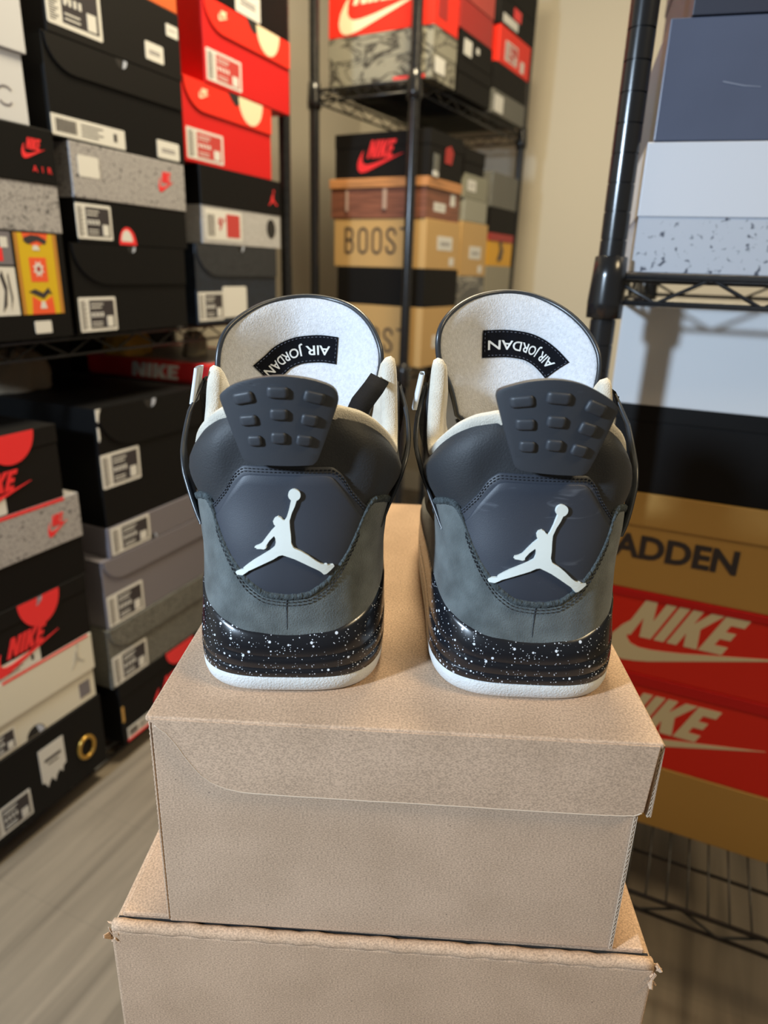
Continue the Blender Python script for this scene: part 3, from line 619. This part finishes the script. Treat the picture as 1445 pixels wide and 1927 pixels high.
# lower carton
yb_ = math.atan2(-.013, .306)
r_ = empty('cardboard_carton', (-.1480, .2850, 0), yb_)
tag(r_, 'larger brown cardboard carton with torn top corners, standing on the floor under the shoebox', 'cardboard box')
W2, D2b, H2 = .3062, .40, H-.3547
MB().box(0, W2, .0, D2b, 0, H2-.004).build('body', M_kraft2, r_, bevel=.0022, seg=3)
MB().box(.004, W2-.004, .0085, D2b-.002, H2-.004, H2).build('top_flap', M_kraft2, r_, bevel=.0012)
mb = MB().tube([(.001+W2*i/60*.993, .0032+.0003*math.sin(i*1.7), H2-.0036+.0003*math.sin(i*.9)+.0002*math.sin(i*2.3)) for i in range(61)], .0036, 8, sx=1, sy=1)
mb.build('front_fold', M_kraft2, r_)
mb = MB(); mb.box(.002, W2-.002, .0070, .0088, H2-.012, H2-.0028); mb.build('top_slit', M_dark, r_)
def torn(x, nm_seed):
    rr = random.Random(nm_seed); mb = MB()
    for i in range(9):
        c = Vector((x+rr.uniform(-.0015, .0015), .0015+rr.uniform(-.001, .002), H2-.003-rr.uniform(0, .012)))
        d = Vector((rr.uniform(-1, 1), rr.uniform(-1, .3), rr.uniform(-1, .6))).normalized()*rr.uniform(.003, .006); e = Vector((rr.uniform(-1, 1), rr.uniform(-1, 1), rr.uniform(-1, 1))).normalized()*.0022
        n = d.cross(e).normalized()*.0005
        v = [c-e-n, c+e-n, c+d+e*.4-n, c+d-e*.3-n, c-e+n, c+e+n, c+d+e*.4+n, c+d-e*.3+n]
        mb.add(v, [(0, 1, 2, 3), (4, 7, 6, 5), (0, 4, 5, 1), (1, 5, 6, 2), (2, 6, 7, 3), (3, 7, 4, 0)])
    mb.build('torn_corner', M_kraft2, r_)['label'] = 'frayed torn corner'
torn(.001, 2); torn(W2-.001, 5)

# ------------------------------------------------------------------ sneakers
def lt(tab, x):
    if x <= tab[0][0]: return tab[0][1]
    for (a, b), (c, d) in zip(tab, tab[1:]):
        if x <= c: return b+(d-b)*(x-a)/(c-a)
    return tab[-1][1]
def st(tab, x):      # smoothed lookup
    e = .004
    return (lt(tab, x-e)+2*lt(tab, x)+lt(tab, x+e))/4
TW = [(0, .0493), (.006, .0505), (.02, .051), (.045, .0495), (.07, .0485), (.10, .052), (.125, .0555), (.165, .0555), (.2, .056)]
TB = [(0, .001), (.006, -.0012), (.03, .0), (.037, .004), (.06, .003), (.08, .006), (.10, .011), (.12, .014), (.15, .014)]
TF = [(0, .305), (.02, .318), (.04, .31), (.055, .285), (.07, .235), (.085, .195), (.11, .165), (.165, .135), (.2, .13)]
TP = [(0, .60), (.02, .62), (.045, .74), (.06, .82)]
TM = [(0, 0), (.09, 0), (.12, .0042), (.2, .0042)]
TL_ = {'L': [(0, 0), (.2, 0)], 'R': [(0, 0), (.09, 0), (.12, -.0035), (.2, -.0035)]}
YC, PW, SIDE = .058, .82, 'L'
def sec(u, z, off=0.0):
    t = math.pi*min(abs(u), 1); sg = 1 if u >= 0 else -1; p = st(TP, z)
    extra = st(TM, z) if (sg > 0) == (SIDE == 'L') else st(TL_[SIDE], z)
    w = st(TW, z)+off+min(1, max(0, (abs(u)-.03)/.2))*extra; yb = st(TB, z)-off; yf = st(TF, z)+off; s = max(math.sin(t), 0)
    if t <= math.pi/2: return sg*w*s**p, YC-(YC-yb)*max(math.cos(t), 0)**p
    c = -math.cos(t)
    k = .12 if z < .05 else .12*max(0, 1-(z-.05)/.04)
    return sg*w*s**.62*(1+k*math.sin(math.pi*c)**2), YC+(yf-YC)*c**.9
def SP(u, z, off=0.0): x, y = sec(u, z, off); return (x, y, z)
def u_of(x, z, off=0.0):
    w = st(TW, z)+off; return math.copysign(math.asin(min(1, abs(x)/w)**(1/PW))/math.pi, x)
SUEDE_TOP = [(0, .0555), (.05, .057), (.11, .0635), (.165, .073), (.20, .082), (.225, .0905), (.24, .0975), (.27, .1015), (.32, .1005), (.40, .097), (.46, .088), (.52, .074), (.60, .060), (.7, .052)]
MID_TOP = [(0, .0348), (.11, .0372), (.2, .0402), (.3, .0440), (.40, .0506), (.46, .054), (.56, .047), (.7, .040), (.85, .040), (1, .046)]
PANEL_TOP = [(0, .1205), (.105, .1205), (.135, .1165), (.17, .1085), (.225, .1005), (.28, .095)]
INNER_TOP = [(0, .1165), (.085, .1165), (.105, .1155), (.21, .0955), (.24, .092)]
ZTOP = [(0, .140), (.12, .146), (.20, .1425), (.27, .137), (.33, .131), (.40, .1235), (.47, .119), (.515, .121), (.55, .136), (.585, .158), (.615, .164), (.65, .155), (.72, .125), (.80, .098), (.90, .078), (1.0, .070)]
def ztop(u):
    z = st2(ZTOP, abs(u)); lat = (u > 0) != (SIDE == 'L')
    if lat and .5 < abs(u) < .8: z -= .008*min(1, (abs(u)-.5)/.06, (.8-abs(u))/.06)
    return z
def us(a, b, n): return [a+(b-a)*i/n for i in range(n+1)]
SK = {}
SK['nub'] = mat('black_nubuck', (.022, .024, .028), .60, bump=.3, bscale=1100, spec=.45, sheen=.05)
SK['suede'] = mat('grey_suede', (.105, .120, .120), .95, bump=.9, bscale=1300, var=.30, vscale=75, spec=.15, sheen=.35)
SK['suede_edge'] = mat('suede_raw_edge', (.055, .068, .073), 1, bump=1.0, bscale=1800, var=.5, vscale=700)
SK['panel'] = mat('heel_plastic', (.030, .035, .048), .52, bump=.12, bscale=2500, spec=.5)
SK['panelscuff'] = mat('heel_plastic_scuffed', (.030, .035, .048), .50, bump=.12, bscale=2500, pattern='scuff', col2=(.20, .22, .26))
SK['tab'] = mat('heel_tab_rubber', (.034, .038, .046), .5, bump=.1, bscale=2500)
SK['mid'] = mat('speckled_midsole', (.008, .009, .012), .24, spec=.6, pattern='speckle', col2=(.70, .74, .80))
SK['out'] = mat('outsole_rubber', (.62, .63, .62), .6, bump=.9, bscale=900, var=.07, vscale=90)
SK['terry'] = mat('white_terry', (.60, .61, .64), .95, bump=1.0, bscale=1100, var=.10, vscale=500, sheen=.3)
SK['lining'] = mat('worn_lining', (.58, .54, .46), .95, bump=1.0, bscale=1400, var=.14, vscale=70, sheen=.3)
SK['jump'] = mat('white_rubber', (.66, .70, .67), .5)
SK['stitch'] = mat('black_thread', (.016, .018, .024), .75)
SK['strap'] = mat('strap_plastic', (.030, .033, .038), .32)
SK['lbl'] = mat('woven_label', (.004, .0045, .007), .9, spec=.12, bump=.6, bscale=1500)
SK['thread'] = mat('white_thread', (.66, .67, .66), .7)
SK['clip'] = mat('white_clip', (.62, .66, .70), .4)
SK['net'] = mat('black_mesh', (.012, .013, .015), .7, bump=1, bscale=600)

def dense_poly(poly, step):
    """triangulated flat polygon with inner points; returns verts(2d), faces"""
    K = 100.0; bm = bmesh.new(); vs = [bm.verts.new((a*K, b*K, 0)) for a, b in poly]
    for t in geometry.tessellate_polygon([[Vector((a*K, b*K, 0)) for a, b in poly]]): bm.faces.new([vs[i] for i in t])
    bm.normal_update(); step = step*K
    for _ in range(6):
        ed = [e for e in bm.edges if e.calc_length() > step]
        if not ed: break
        bmesh.ops.subdivide_edges(bm, edges=ed, cuts=1, use_grid_fill=False); bmesh.ops.triangulate(bm, faces=[f for f in bm.faces if len(f.verts) > 3])
    bm.verts.index_update()
    V = [(v.co.x/K, v.co.y/K) for v in bm.verts]; F = [tuple(v.index for v in f.verts) for f in bm.faces]
    B = [(e.verts[0].index, e.verts[1].index) for e in bm.edges if len(e.link_faces) == 1]
    bm.free(); return V, F, B
def shell(poly, step, fn, d0, d1, smooth=True):
    V, F, B = dense_poly(poly, step); n = len(V)
    v = [fn(a, b, d1) for a, b in V]+[fn(a, b, d0) for a, b in V]
    f = F+[tuple(n+i for i in reversed(t)) for t in F]+[(a, b, n+b, n+a) for a, b in B]
    return MB().add(v, f, 0, smooth)

TABL = [(-.0287,.1578),(-.0299,.1557),(-.0295,.1530),(-.0208,.1271),(-.0195,.1248),(-.0166,.1234),(.0122,.1235),(.0143,.1248),(.016,.1271),(.0247,.153),(.0252,.1558),(.0243,.1598),(.0211,.1628),(.0116,.1659),(-.0002,.1671),(-.0123,.1654),(-.0225,.1621)]
TABR = [(-.0276,.1628),(-.0284,.1606),(-.0280,.1575),(-.0176,.1282),(-.0162,.1256),(-.0123,.1241),(.0146,.1228),(.0173,.1236),(.0194,.1262),(.0281,.1528),(.0284,.1550),(.0272,.1580),(.0195,.1630),(.0085,.1679),(-.003,.1695),(-.014,.1682),(-.0229,.1650)]
BTL = [(-.0183,.156,14,.0098,.0054),(-.0022,.1593,0,.0100,.0054),(.0143,.1572,-14,.0098,.0054),(-.0164,.1455,9,.0084,.0050),(-.002,.149,0,.0084,.0054),(.012,.1464,-10,.0078,.0054),(-.0138,.1357,6,.0068,.0052),(-.0024,.1376,0,.0074,.0056),(.0094,.1365,-8,.0074,.0052)]
BTR = [(-.0173,.1583,10,.0108,.0054),(-.0011,.1608,-3,.0112,.0056),(.017,.1563,-22,.0106,.0060),(-.0146,.1476,5,.0088,.0054),(-.0007,.1497,-3,.0088,.0056),(.0146,.1464,-18,.0086,.0060),(-.0124,.137,2,.0074,.0054),(-.0001,.1383,-3,.0078,.0056),(.0122,.1359,-16,.0080,.0056)]
TGL = [(-.0440,.118),(-.0508,.142),(-.0515,.1548),(-.0502,.1671),(-.0466,.1761),(-.0398,.1829),(-.0281,.1902),(-.0155,.1938),(-.0006,.1958),(.0148,.1947),(.0285,.1913),(.0387,.1841),(.0454,.1738),(.0485,.1633),(.0470,.1501),(.0430,.1356),(.0380,.118)]
TGR = [(-.0330,.116),(-.0405,.1442),(-.0491,.1583),(-.0516,.1711),(-.0505,.1818),(-.0434,.1908),(-.0314,.1979),(-.0174,.2015),(-.0034,.2025),(.0117,.2005),(.0275,.1939),(.0393,.1839),(.0466,.1722),(.0487,.1616),(.0478,.1486),(.0440,.116)]
# label centre lines on the tongue (x, z) running in the order the woven letters read (upside down, right to left)
LBL_L = [(.0202, .1632), (.0090, .1638), (-.0045, .1622), (-.0140, .1583), (-.0200, .1530), (-.0268, .1472)]
LBL_R = [(.0266, .1560), (.0205, .1622), (.0140, .1668), (.0060, .1697), (-.0060, .1708), (-.0213, .1703)]

def smooth_poly(P, it=2):
    for _ in range(it):
        Q = []
        for i in range(len(P)):
            a, b = P[i], P[(i+1) % len(P)]
            Q += [(a[0]*.75+b[0]*.25, a[1]*.75+b[1]*.25), (a[0]*.25+b[0]*.75, a[1]*.25+b[1]*.75)]
        P = Q
    return P
def stitch_run(mb, pts, step=.0021, ln=.0015, r=.00030):
    """pts: dense 3d polyline on the surface; short raised thread segments"""
    P = [Vector(p) for p in pts]; d = 0; nxt = 0; cum = [0]
    for a, b in zip(P, P[1:]): cum.append(cum[-1]+(b-a).length)
    def at(s):
        for i in range(len(P)-1):
            if cum[i+1] >= s: t = (s-cum[i])/max(1e-9, cum[i+1]-cum[i]); return P[i].lerp(P[i+1], t)
        return P[-1]
    s = 0
    while s+ln < cum[-1]:
        a, b = at(s), at(s+ln); mb.tube([a, a.lerp(b, .5), b], [r*.6, r, r*.6], 5); s += step

def make_sneaker(side, loc, yaw, label):
    global SIDE
    SIDE = side
    root = empty('sneaker', loc, yaw); tag(root, label, 'sneaker', 'pair of black and grey sneakers')
    L = side == 'L'
    # outsole: pale cupsole with rounded bottom edge, curling under at heel
    U = us(-1, 1, 128)
    prof = [(-.006, .0004), (-.0022, .0), (-.0006, .0009), (.0003, .0026), (.0008, .0055), (.0008, .0098), (.0002, .0108), (-.004, .0112)]
    P = [[SPz(u, zz*(1+.5*max(0, abs(u)-.25)), off) for off, zz in prof] for u in U]
    mb = MB().grid(P); n = len(prof)
    mb.add([p[0] for p in P], [tuple(range(len(P)))]); mb.build('outsole', SK['out'], root, merge=.00003)
    # midsole: glossy speckled black, ribbed
    def mp(u):
        top = st2(MID_TOP, abs(u)); b = .0104*(1+.5*max(0, abs(u)-.25)); h = top-b
        return [(-.004, b-.0008), (-.0006, b), (.0000, b+.0004), (.0002, b+h*.18), (-.0004, b+h*.20), (.0002, b+h*.23), (.0006, b+h*.45), (.0001, b+h*.48), (.0006, b+h*.52), (.0009, b+h*.75), (.0012, b+h*.90), (.0004, b+h*.985), (-.0015, top), (-.007, top+.0005)]
    P = [[SPz(u, z, off+.0009) for off, z in mp(u)] for u in U]
    MB().grid(P).build('midsole', SK['mid'], root)
    # upper shell
    NV = 26; P = []
    for u in U:
        zt = ztop(u); z0 = .026; row = []
        for j in range(NV+1):
            z = z0+(zt-z0)*j/NV; bulge = 0
            a = abs(u)
            # padded ankle collar puffs out above the counter
            zb0 = max(.097, lt(PANEL_TOP, a)+.0015 if a < .28 else .097)
            if .1 < a < .55 and z > zb0:
                k = min(1, (a-.1)/.08)*min(1, (.55-a)/.08); q = (z-zb0)/max(.001, zt-zb0); bulge = .0032*k*math.sin(math.pi*min(1, q))
            top_in = -.0035*max(0, (j/NV-.90)/.10)**2
            row.append(SP(u, z, bulge+top_in-.0004))
        P.append(row)
    MB().grid(P).build('upper', SK['nub'], root)
    # lining: padded roll over the collar edge and the inner wall, down to the footbed
    P = []
    for u in U:
        a = abs(u); zt = ztop(u); fat = 1.0 if .12 < a < .66 else (.55 if a <= .12 else max(.25, 1-(a-.66)*4))
        pr = [(-.0028, -.0030), (-.0016, .0006), (-.0022, .0032), (-.0046, .0048), (-.0075, .0040), (-.0098, .0010), (-.0108, -.006), (-.0105, -.018)]
        row = [SP(u, zt+dz*fat, off*fat-.0008) for off, dz in pr]
        zl = zt+pr[-1][1]*fat
        for k in range(1, 7): z = zl+(.030-zl)*k/6; row.append(SP(u, z, -.0100-.001*k/6))
        P.append(row)
    mb = MB().grid(P); mb.build('collar_lining', SK['lining'] if not L else SK['lining'], root)
    MB().add([SP(u, .031, -.009) for u in U], [tuple(range(len(U)))]).build('footbed', SK['lining'], root)
    # suede mudguard round the heel
    Us = us(-.66, .66, 110); P = []
    for u in Us:
        zt = st2(SUEDE_TOP, abs(u)); zb = st2(MID_TOP, abs(u))-.004
        row = [SP(u, zb, .0006)]+[SP(u, zb+(zt-zb)*t, .0013+.0004*math.sin(math.pi*t)) for t in (.05, .2, .35, .5, .65, .8, .92)]
        P.append(row+[SP(u, zt-.0012, .0013)])
    MB().grid(P).build('suede_mudguard', SK['suede'], root)
    rr = random.Random(11 if L else 12); P = []
    U3 = us(-.46, .46, 420)
    for u in U3:
        zt = st2(SUEDE_TOP, abs(u)); j = rr.uniform(-.0003, .0003); k = rr.uniform(-.00025, .00025)
        j *= 1.5; P.append([SP(u, zt-.0020+k, .0015), SP(u, zt-.0010+j, .0022+k), SP(u, zt+.0004+j, .0022+j), SP(u, zt+.0014+k, .0016), SP(u, zt+.0016+j, .0001)])
    MB().grid(P).build('suede_raw_edge', SK['suede_edge'], root)
    # rear seam of the suede
    mb = MB().tube([SP(0.0, z, .00165) for z in [.037+.0175*i/10 for i in range(11)]], .00028, 5); mb.build('rear_seam', SK['stitch'], root)
    # moulded heel panel
    P = []
    for u in us(-.285, .285, 76):
        zt = st2(PANEL_TOP, abs(u), .008); zb = st2(SUEDE_TOP, abs(u))-.006
        P.append([SP(u, zb+(zt-zb)*t, .0007) for t in [i/12 for i in range(12)]]+[SP(u, zt-.0006, .0007), SP(u, zt, .0001)])
    MB().grid(P).build('heel_panel', SK['panel'] if L else SK['panelscuff'], root)
    # raised inner face of the panel
    P = []
    for u in us(-.235, .235, 70):
        zt = st2(INNER_TOP, abs(u), .006); zb = st2(SUEDE_TOP, abs(u))-.005
        if zt < zb+.002: zt = zb+.002
        P.append([SP(u, zb+(zt-zb)*t, .0013) for t in [i/12 for i in range(12)]]+[SP(u, zt-.0006, .0013), SP(u, zt-.0001, .0010), SP(u, zt, .0005)])
    MB().grid(P).build('panel_face', SK['panel'] if L else SK['panelscuff'], root)
    def s_map(x, z, d): u = u_of(x, z); return SP(u, z, d)
    # stitching
    mb = MB()
    for dz in (.0012, .0026):
        stitch_run(mb, [SP(u, st2(PANEL_TOP, abs(u), .008)-dz, .0010) for u in us(-.272, .272, 160)])
    for dz in (.0042, .0060):
        stitch_run(mb, [SP(u, st2(SUEDE_TOP, abs(u))-dz+.0012, .0020) for u in us(-.225, .225, 160)], .0026, .0019, .00027)
    mb.build('stitching', SK['stitch'], root)
    # jumping figure
    if L: jf = lambda x, z: (x, z)
    else:
        ca, sa = math.cos(R_(-6.3)), math.sin(R_(-6.3))
        def jf(x, z): dx, dz = x+.0243, z-.0669; return (-.0238+dx*ca-dz*sa+.0002, .0668+dx*sa+dz*ca)
    def jmap(x, z, d): x, z = jf(x, z); return s_map(x, z, d)
    mb = shell(JUMP, .004, jmap, .0008, .0030, False); m2 = shell(JBALL, .004, jmap, .0008, .0030, False)
    mb.add(m2.v, m2.f, 0, False); o = mb.build('jumping_figure', SK['jump'], root); o['label'] = 'raised pale jumping figure holding a ball'
    # heel tab with nine raised pads
    def tmap(x, z, d): return (x, .006-.006*(z-.12)/.046+7*x*x-d, z)
    tp = smooth_poly(TABL if L else TABR, 2)
    o = shell(tp, .005, tmap, -.0045, .0008).build('heel_tab', SK['tab'], root, bevel=.0006)
    for (cx, cz, ang, w, h) in (BTL if L else BTR):
        ca, sa = math.cos(R_(ang)), math.sin(R_(ang)); V = []; rings = []
        for (k, d) in ((1.0, .0004), (.98, .0016), (.86, .0024), (.60, .0026)):
            rp = rrect(-w/2*k, -h/2*k, w*k, h*k, min(w, h)*.28*k, 5)
            rings.append([tmap(cx+a*ca-b*sa, cz+a*sa+b*ca, d) for a, b in rp])
        mb = MB(); n = len(rings[0]); mb.grid([list(r) for r in zip(*rings)], closed_u=True); mb.add(rings[-1], [tuple(range(n))], 0, True)
        mb.build('tab_pad', SK['tab'], o, merge=.00002)
    # tongue: padded, white terry on the side facing the heel, black outside
    pts = smooth_poly(TGL if L else TGR, 2)
    def tg(x, z, d):
        fold = .0
        y = .145+.1*(z-.15)-13*x*x
        return (x, y-d, z)
    V, F, B = dense_poly(pts, .0045)
    ring = pts
    def dist(a, b):
        m = 9
        for i in range(len(ring)):
            p, q = ring[i], ring[(i+1) % len(ring)]
            vx, vz = q[0]-p[0], q[1]-p[1]; t = max(0, min(1, ((a-p[0])*vx+(b-p[1])*vz)/(vx*vx+vz*vz+1e-12)))
            m = min(m, math.hypot(a-p[0]-t*vx, b-p[1]-t*vz))
        return m
    def puff(a, b):
        d = dist(a, b); k = (1-math.exp(-d/.0045))
        w = .0045*k
        lab = min(math.hypot(a-p[0], b-p[1]) for p in (LBL_L if L else LBL_R))
        w -= .0030*math.exp(-(lab/.012)**2)
        # fold line below the woven label
        w += .0012*math.sin(a*160+(0 if L else 1))*k*.5
        return w
    v = [tg(a, b, puff(a, b)) for a, b in V]
    n = len(V); v2 = [tg(a, b, -.0012) for a, b in V]
    MB().add(v+v2, F+[tuple(n+i for i in reversed(t)) for t in F]+[(a, b, n+b, n+a) for a, b in B], 0, True).build('tongue_lining', SK['terry'], root)
    v = [tg(a, b, -.0010) for a, b in V]; v2 = [tg(a, b, -.0010-.010*(1-math.exp(-dist(a, b)/.005))) for a, b in V]
    MB().add(v+v2, F+[tuple(n+i for i in reversed(t)) for t in F]+[(a, b, n+b, n+a) for a, b in B], 0, True).build('tongue_back', SK['nub'], root)
    mb = MB().tube([tg(a, b, -.0006) for a, b in ring], .0017, 8, closed=True); mb.build('tongue_binding', SK['strap'], root)
    # woven label and its letters
    cl_ = LBL_L if L else LBL_R
    def catm(P, t):
        n = len(P)-1; s = t*n; i = min(n-1, max(0, int(s))); f = s-i
        p0 = P[max(0, i-1)]; p1 = P[i]; p2 = P[i+1]; p3 = P[min(n, i+2)]
        return tuple(.5*((2*p1[k])+(-p0[k]+p2[k])*f+(2*p0[k]-5*p1[k]+4*p2[k]-p3[k])*f*f+(-p0[k]+3*p1[k]-3*p2[k]+p3[k])*f**3) for k in (0, 1))
    def lab(s, t, d):
        """s 0..1 in reading order, t -1..1 across; the writing is upside down as seen from the heel"""
        p = catm(cl_, s); q = catm(cl_, min(1, s+.01)); q0 = catm(cl_, max(0, s-.01))
        dx, dz = q[0]-q0[0], q[1]-q0[1]; l = math.hypot(dx, dz); nx_, nz_ = dz/l, -dx/l
        # towards the top of the letters (down in the view)
        if nz_ > 0: nx_, nz_ = -nx_, -nz_
        x = p[0]+nx_*t*.0085; z = p[1]+nz_*t*.0085
        return tg(x, z, puff(x, z)+d)
    P = [[lab(s, t, .0008) for t in us(-1, 1, 8)] for s in us(0, 1, 40)]
    P2 = [[lab(s, t, .0002) for t in us(-1, 1, 8)] for s in us(0, 1, 40)]
    mb = MB().grid(P); mb.grid(P2); lo = mb.build('woven_label', SK['lbl'], root); lo['label'] = 'black woven label reading AIR JORDAN upside down'
    tv, tf = text_mesh('AIR JORDAN', .012)
    mb = MB(); mb.add([lab(.10+.84*a, -.46+.92*b, .0012) for a, b in tv], tf); mb.build('woven_letters', SK['thread'], lo, fix=False)
    mb = MB()
    for t in (-.86, .86): stitch_run(mb, [lab(s, t, .0009) for s in us(.03, .97, 60)], .0026, .0014, .00022)
    for s in (.03, .97): stitch_run(mb, [lab(s, t, .0009) for t in us(-.8, .8, 12)], .0026, .0014, .00022)
    mb.build('label_stitching', mat('blue_grey_thread', (.12, .13, .17), .7), lo)
    # side wings: plastic straps arching from the eyestay down to the heel, with a pale clip on top
    for sg in (-1, 1):
        keys = [(.612, .1500, .0018), (.585, .143, .0042), (.55, .134, .0068), (.51, .120, .0080), (.47, .107, .0072), (.435, .096, .0048), (.40, .0865, .0024), (.385, .083, .0012)]
        path = []
        for i in range(29):
            s = i/28*(len(keys)-1); k = min(len(keys)-2, int(s)); f = s-k; a, b = keys[k], keys[k+1]
            g = lambda j: (a[j]+(b[j]-a[j])*f)
            path.append((sg*g(0), g(1), g(2)))
        G = []
        for u, z, o_ in path:
            x, y, z_ = SP(u, z, o_*(.55 if (sg > 0) == L else .95)); w = .0085
            G.append([(x-sg*.0016, y-w*.5, z_), (x+sg*.0002, y-w*.5, z_), (x+sg*.0010, y, z_+.0005), (x+sg*.0004, y+w*.6, z_+.0012), (x-sg*.0014, y+w*.6, z_+.0012), (x-sg*.0016, y-w*.5, z_)])
        MB().grid(G).build('side_strap', SK['strap'], root, merge=.00001)
        # eyestay wing plate in front of the strap
        G = []
        for i in range(11):
            t = i/10; z = .148-.091*t; row = []
            for k in range(7): q = k/6; u = sg*(.60+.01*t+q*(.05+.13*t)); row.append(SP(u, z, .0030*(1-t)+.0012))
            G.append(row)
        MB().grid(G).build('eyestay_wing', SK['net'], root)
        if (L and sg < 0) or (not L and sg < 0):
            G = []
            for i in range(9):
                t = i/8; z = .158-.020*t; x, y, z_ = SP(sg*(.600-.020*t), z, .0030+.0030*t)
                G.append([(x-sg*.0014, y-.008, z_), (x+sg*.0010, y-.008, z_), (x+sg*.0016, y-.001, z_), (x+sg*.0010, y+.006, z_), (x-sg*.0014, y+.006, z_), (x-sg*.0014, y-.008, z_)])
            MB().grid(G).build('lace_clip', SK['clip'], root, merge=.00001)['label'] = 'pale lace clip'
        # side panel overlay low on the quarter
        G = []
        for i in range(9):
            t = i/8; row = []
            for k in range(15): q = k/14; u = sg*(.50+.22*q); zt = .088-.02*q; zb = .050-.004*q; row.append(SP(u, zb+(zt-zb)*t, .0010))
            G.append(row)
        MB().grid(G).build('quarter_net', SK['net'], root)
    # lacing across the throat, in front of the tongue
    mb = MB()
    for i in range(5):
        y = .155+.018*i; z = .135-.0125*i; 
        mb.tube([(-.030, y, z-.002), (-.012, y+.003, z+.007), (.012, y+.003, z+.007), (.030, y, z-.002)], .0030, 8, sx=1, sy=.5)
    mb.build('laces', SK['net'], root)
    if L:
        # black pull strap inside the collar at the right
        ks = [(.0290, .028, .1300), (.0315, .036, .1390), (.0360, .048, .1470), (.0425, .063, .1530), (.0462, .078, .1560)]
        G = []
        for i in range(17):
            s = i/16*(len(ks)-1); k = min(len(ks)-2, int(s)); f = s-k; p = [ks[k][j]+(ks[k+1][j]-ks[k][j])*f for j in range(3)]
            hw = .0050
            G.append([(p[0]-hw, p[1], p[2]+hw*.45), (p[0]+hw, p[1]-.002, p[2]-hw*.45), (p[0]+hw, p[1]-.001, p[2]-hw*.45-.0012), (p[0]-hw, p[1]+.001, p[2]+hw*.45-.0012), (p[0]-hw, p[1], p[2]+hw*.45)])
        MB().grid(G).build('pull_strap', SK['lbl'], root, merge=.00001)
    return root
def SPz(u, z, off): x, y = sec(u, max(z, 0), off); return (x, y, z)
def st2(tab, x, e=.012): return (lt(tab, abs(x-e))+lt(tab, x-e*.5 if x > e else abs(x-e*.5))+2*lt(tab, x)+lt(tab, x+e*.5)+lt(tab, x+e))/6
make_sneaker('L', (-.0477, .309, H-.2130), R_(2.5), 'left black and grey sneaker, clean heel panel, black pull strap showing inside its collar')
make_sneaker('R', (.0785, .3095, H-.2130), R_(-1.0), 'right black and grey sneaker, pale scuffs on its heel panel')
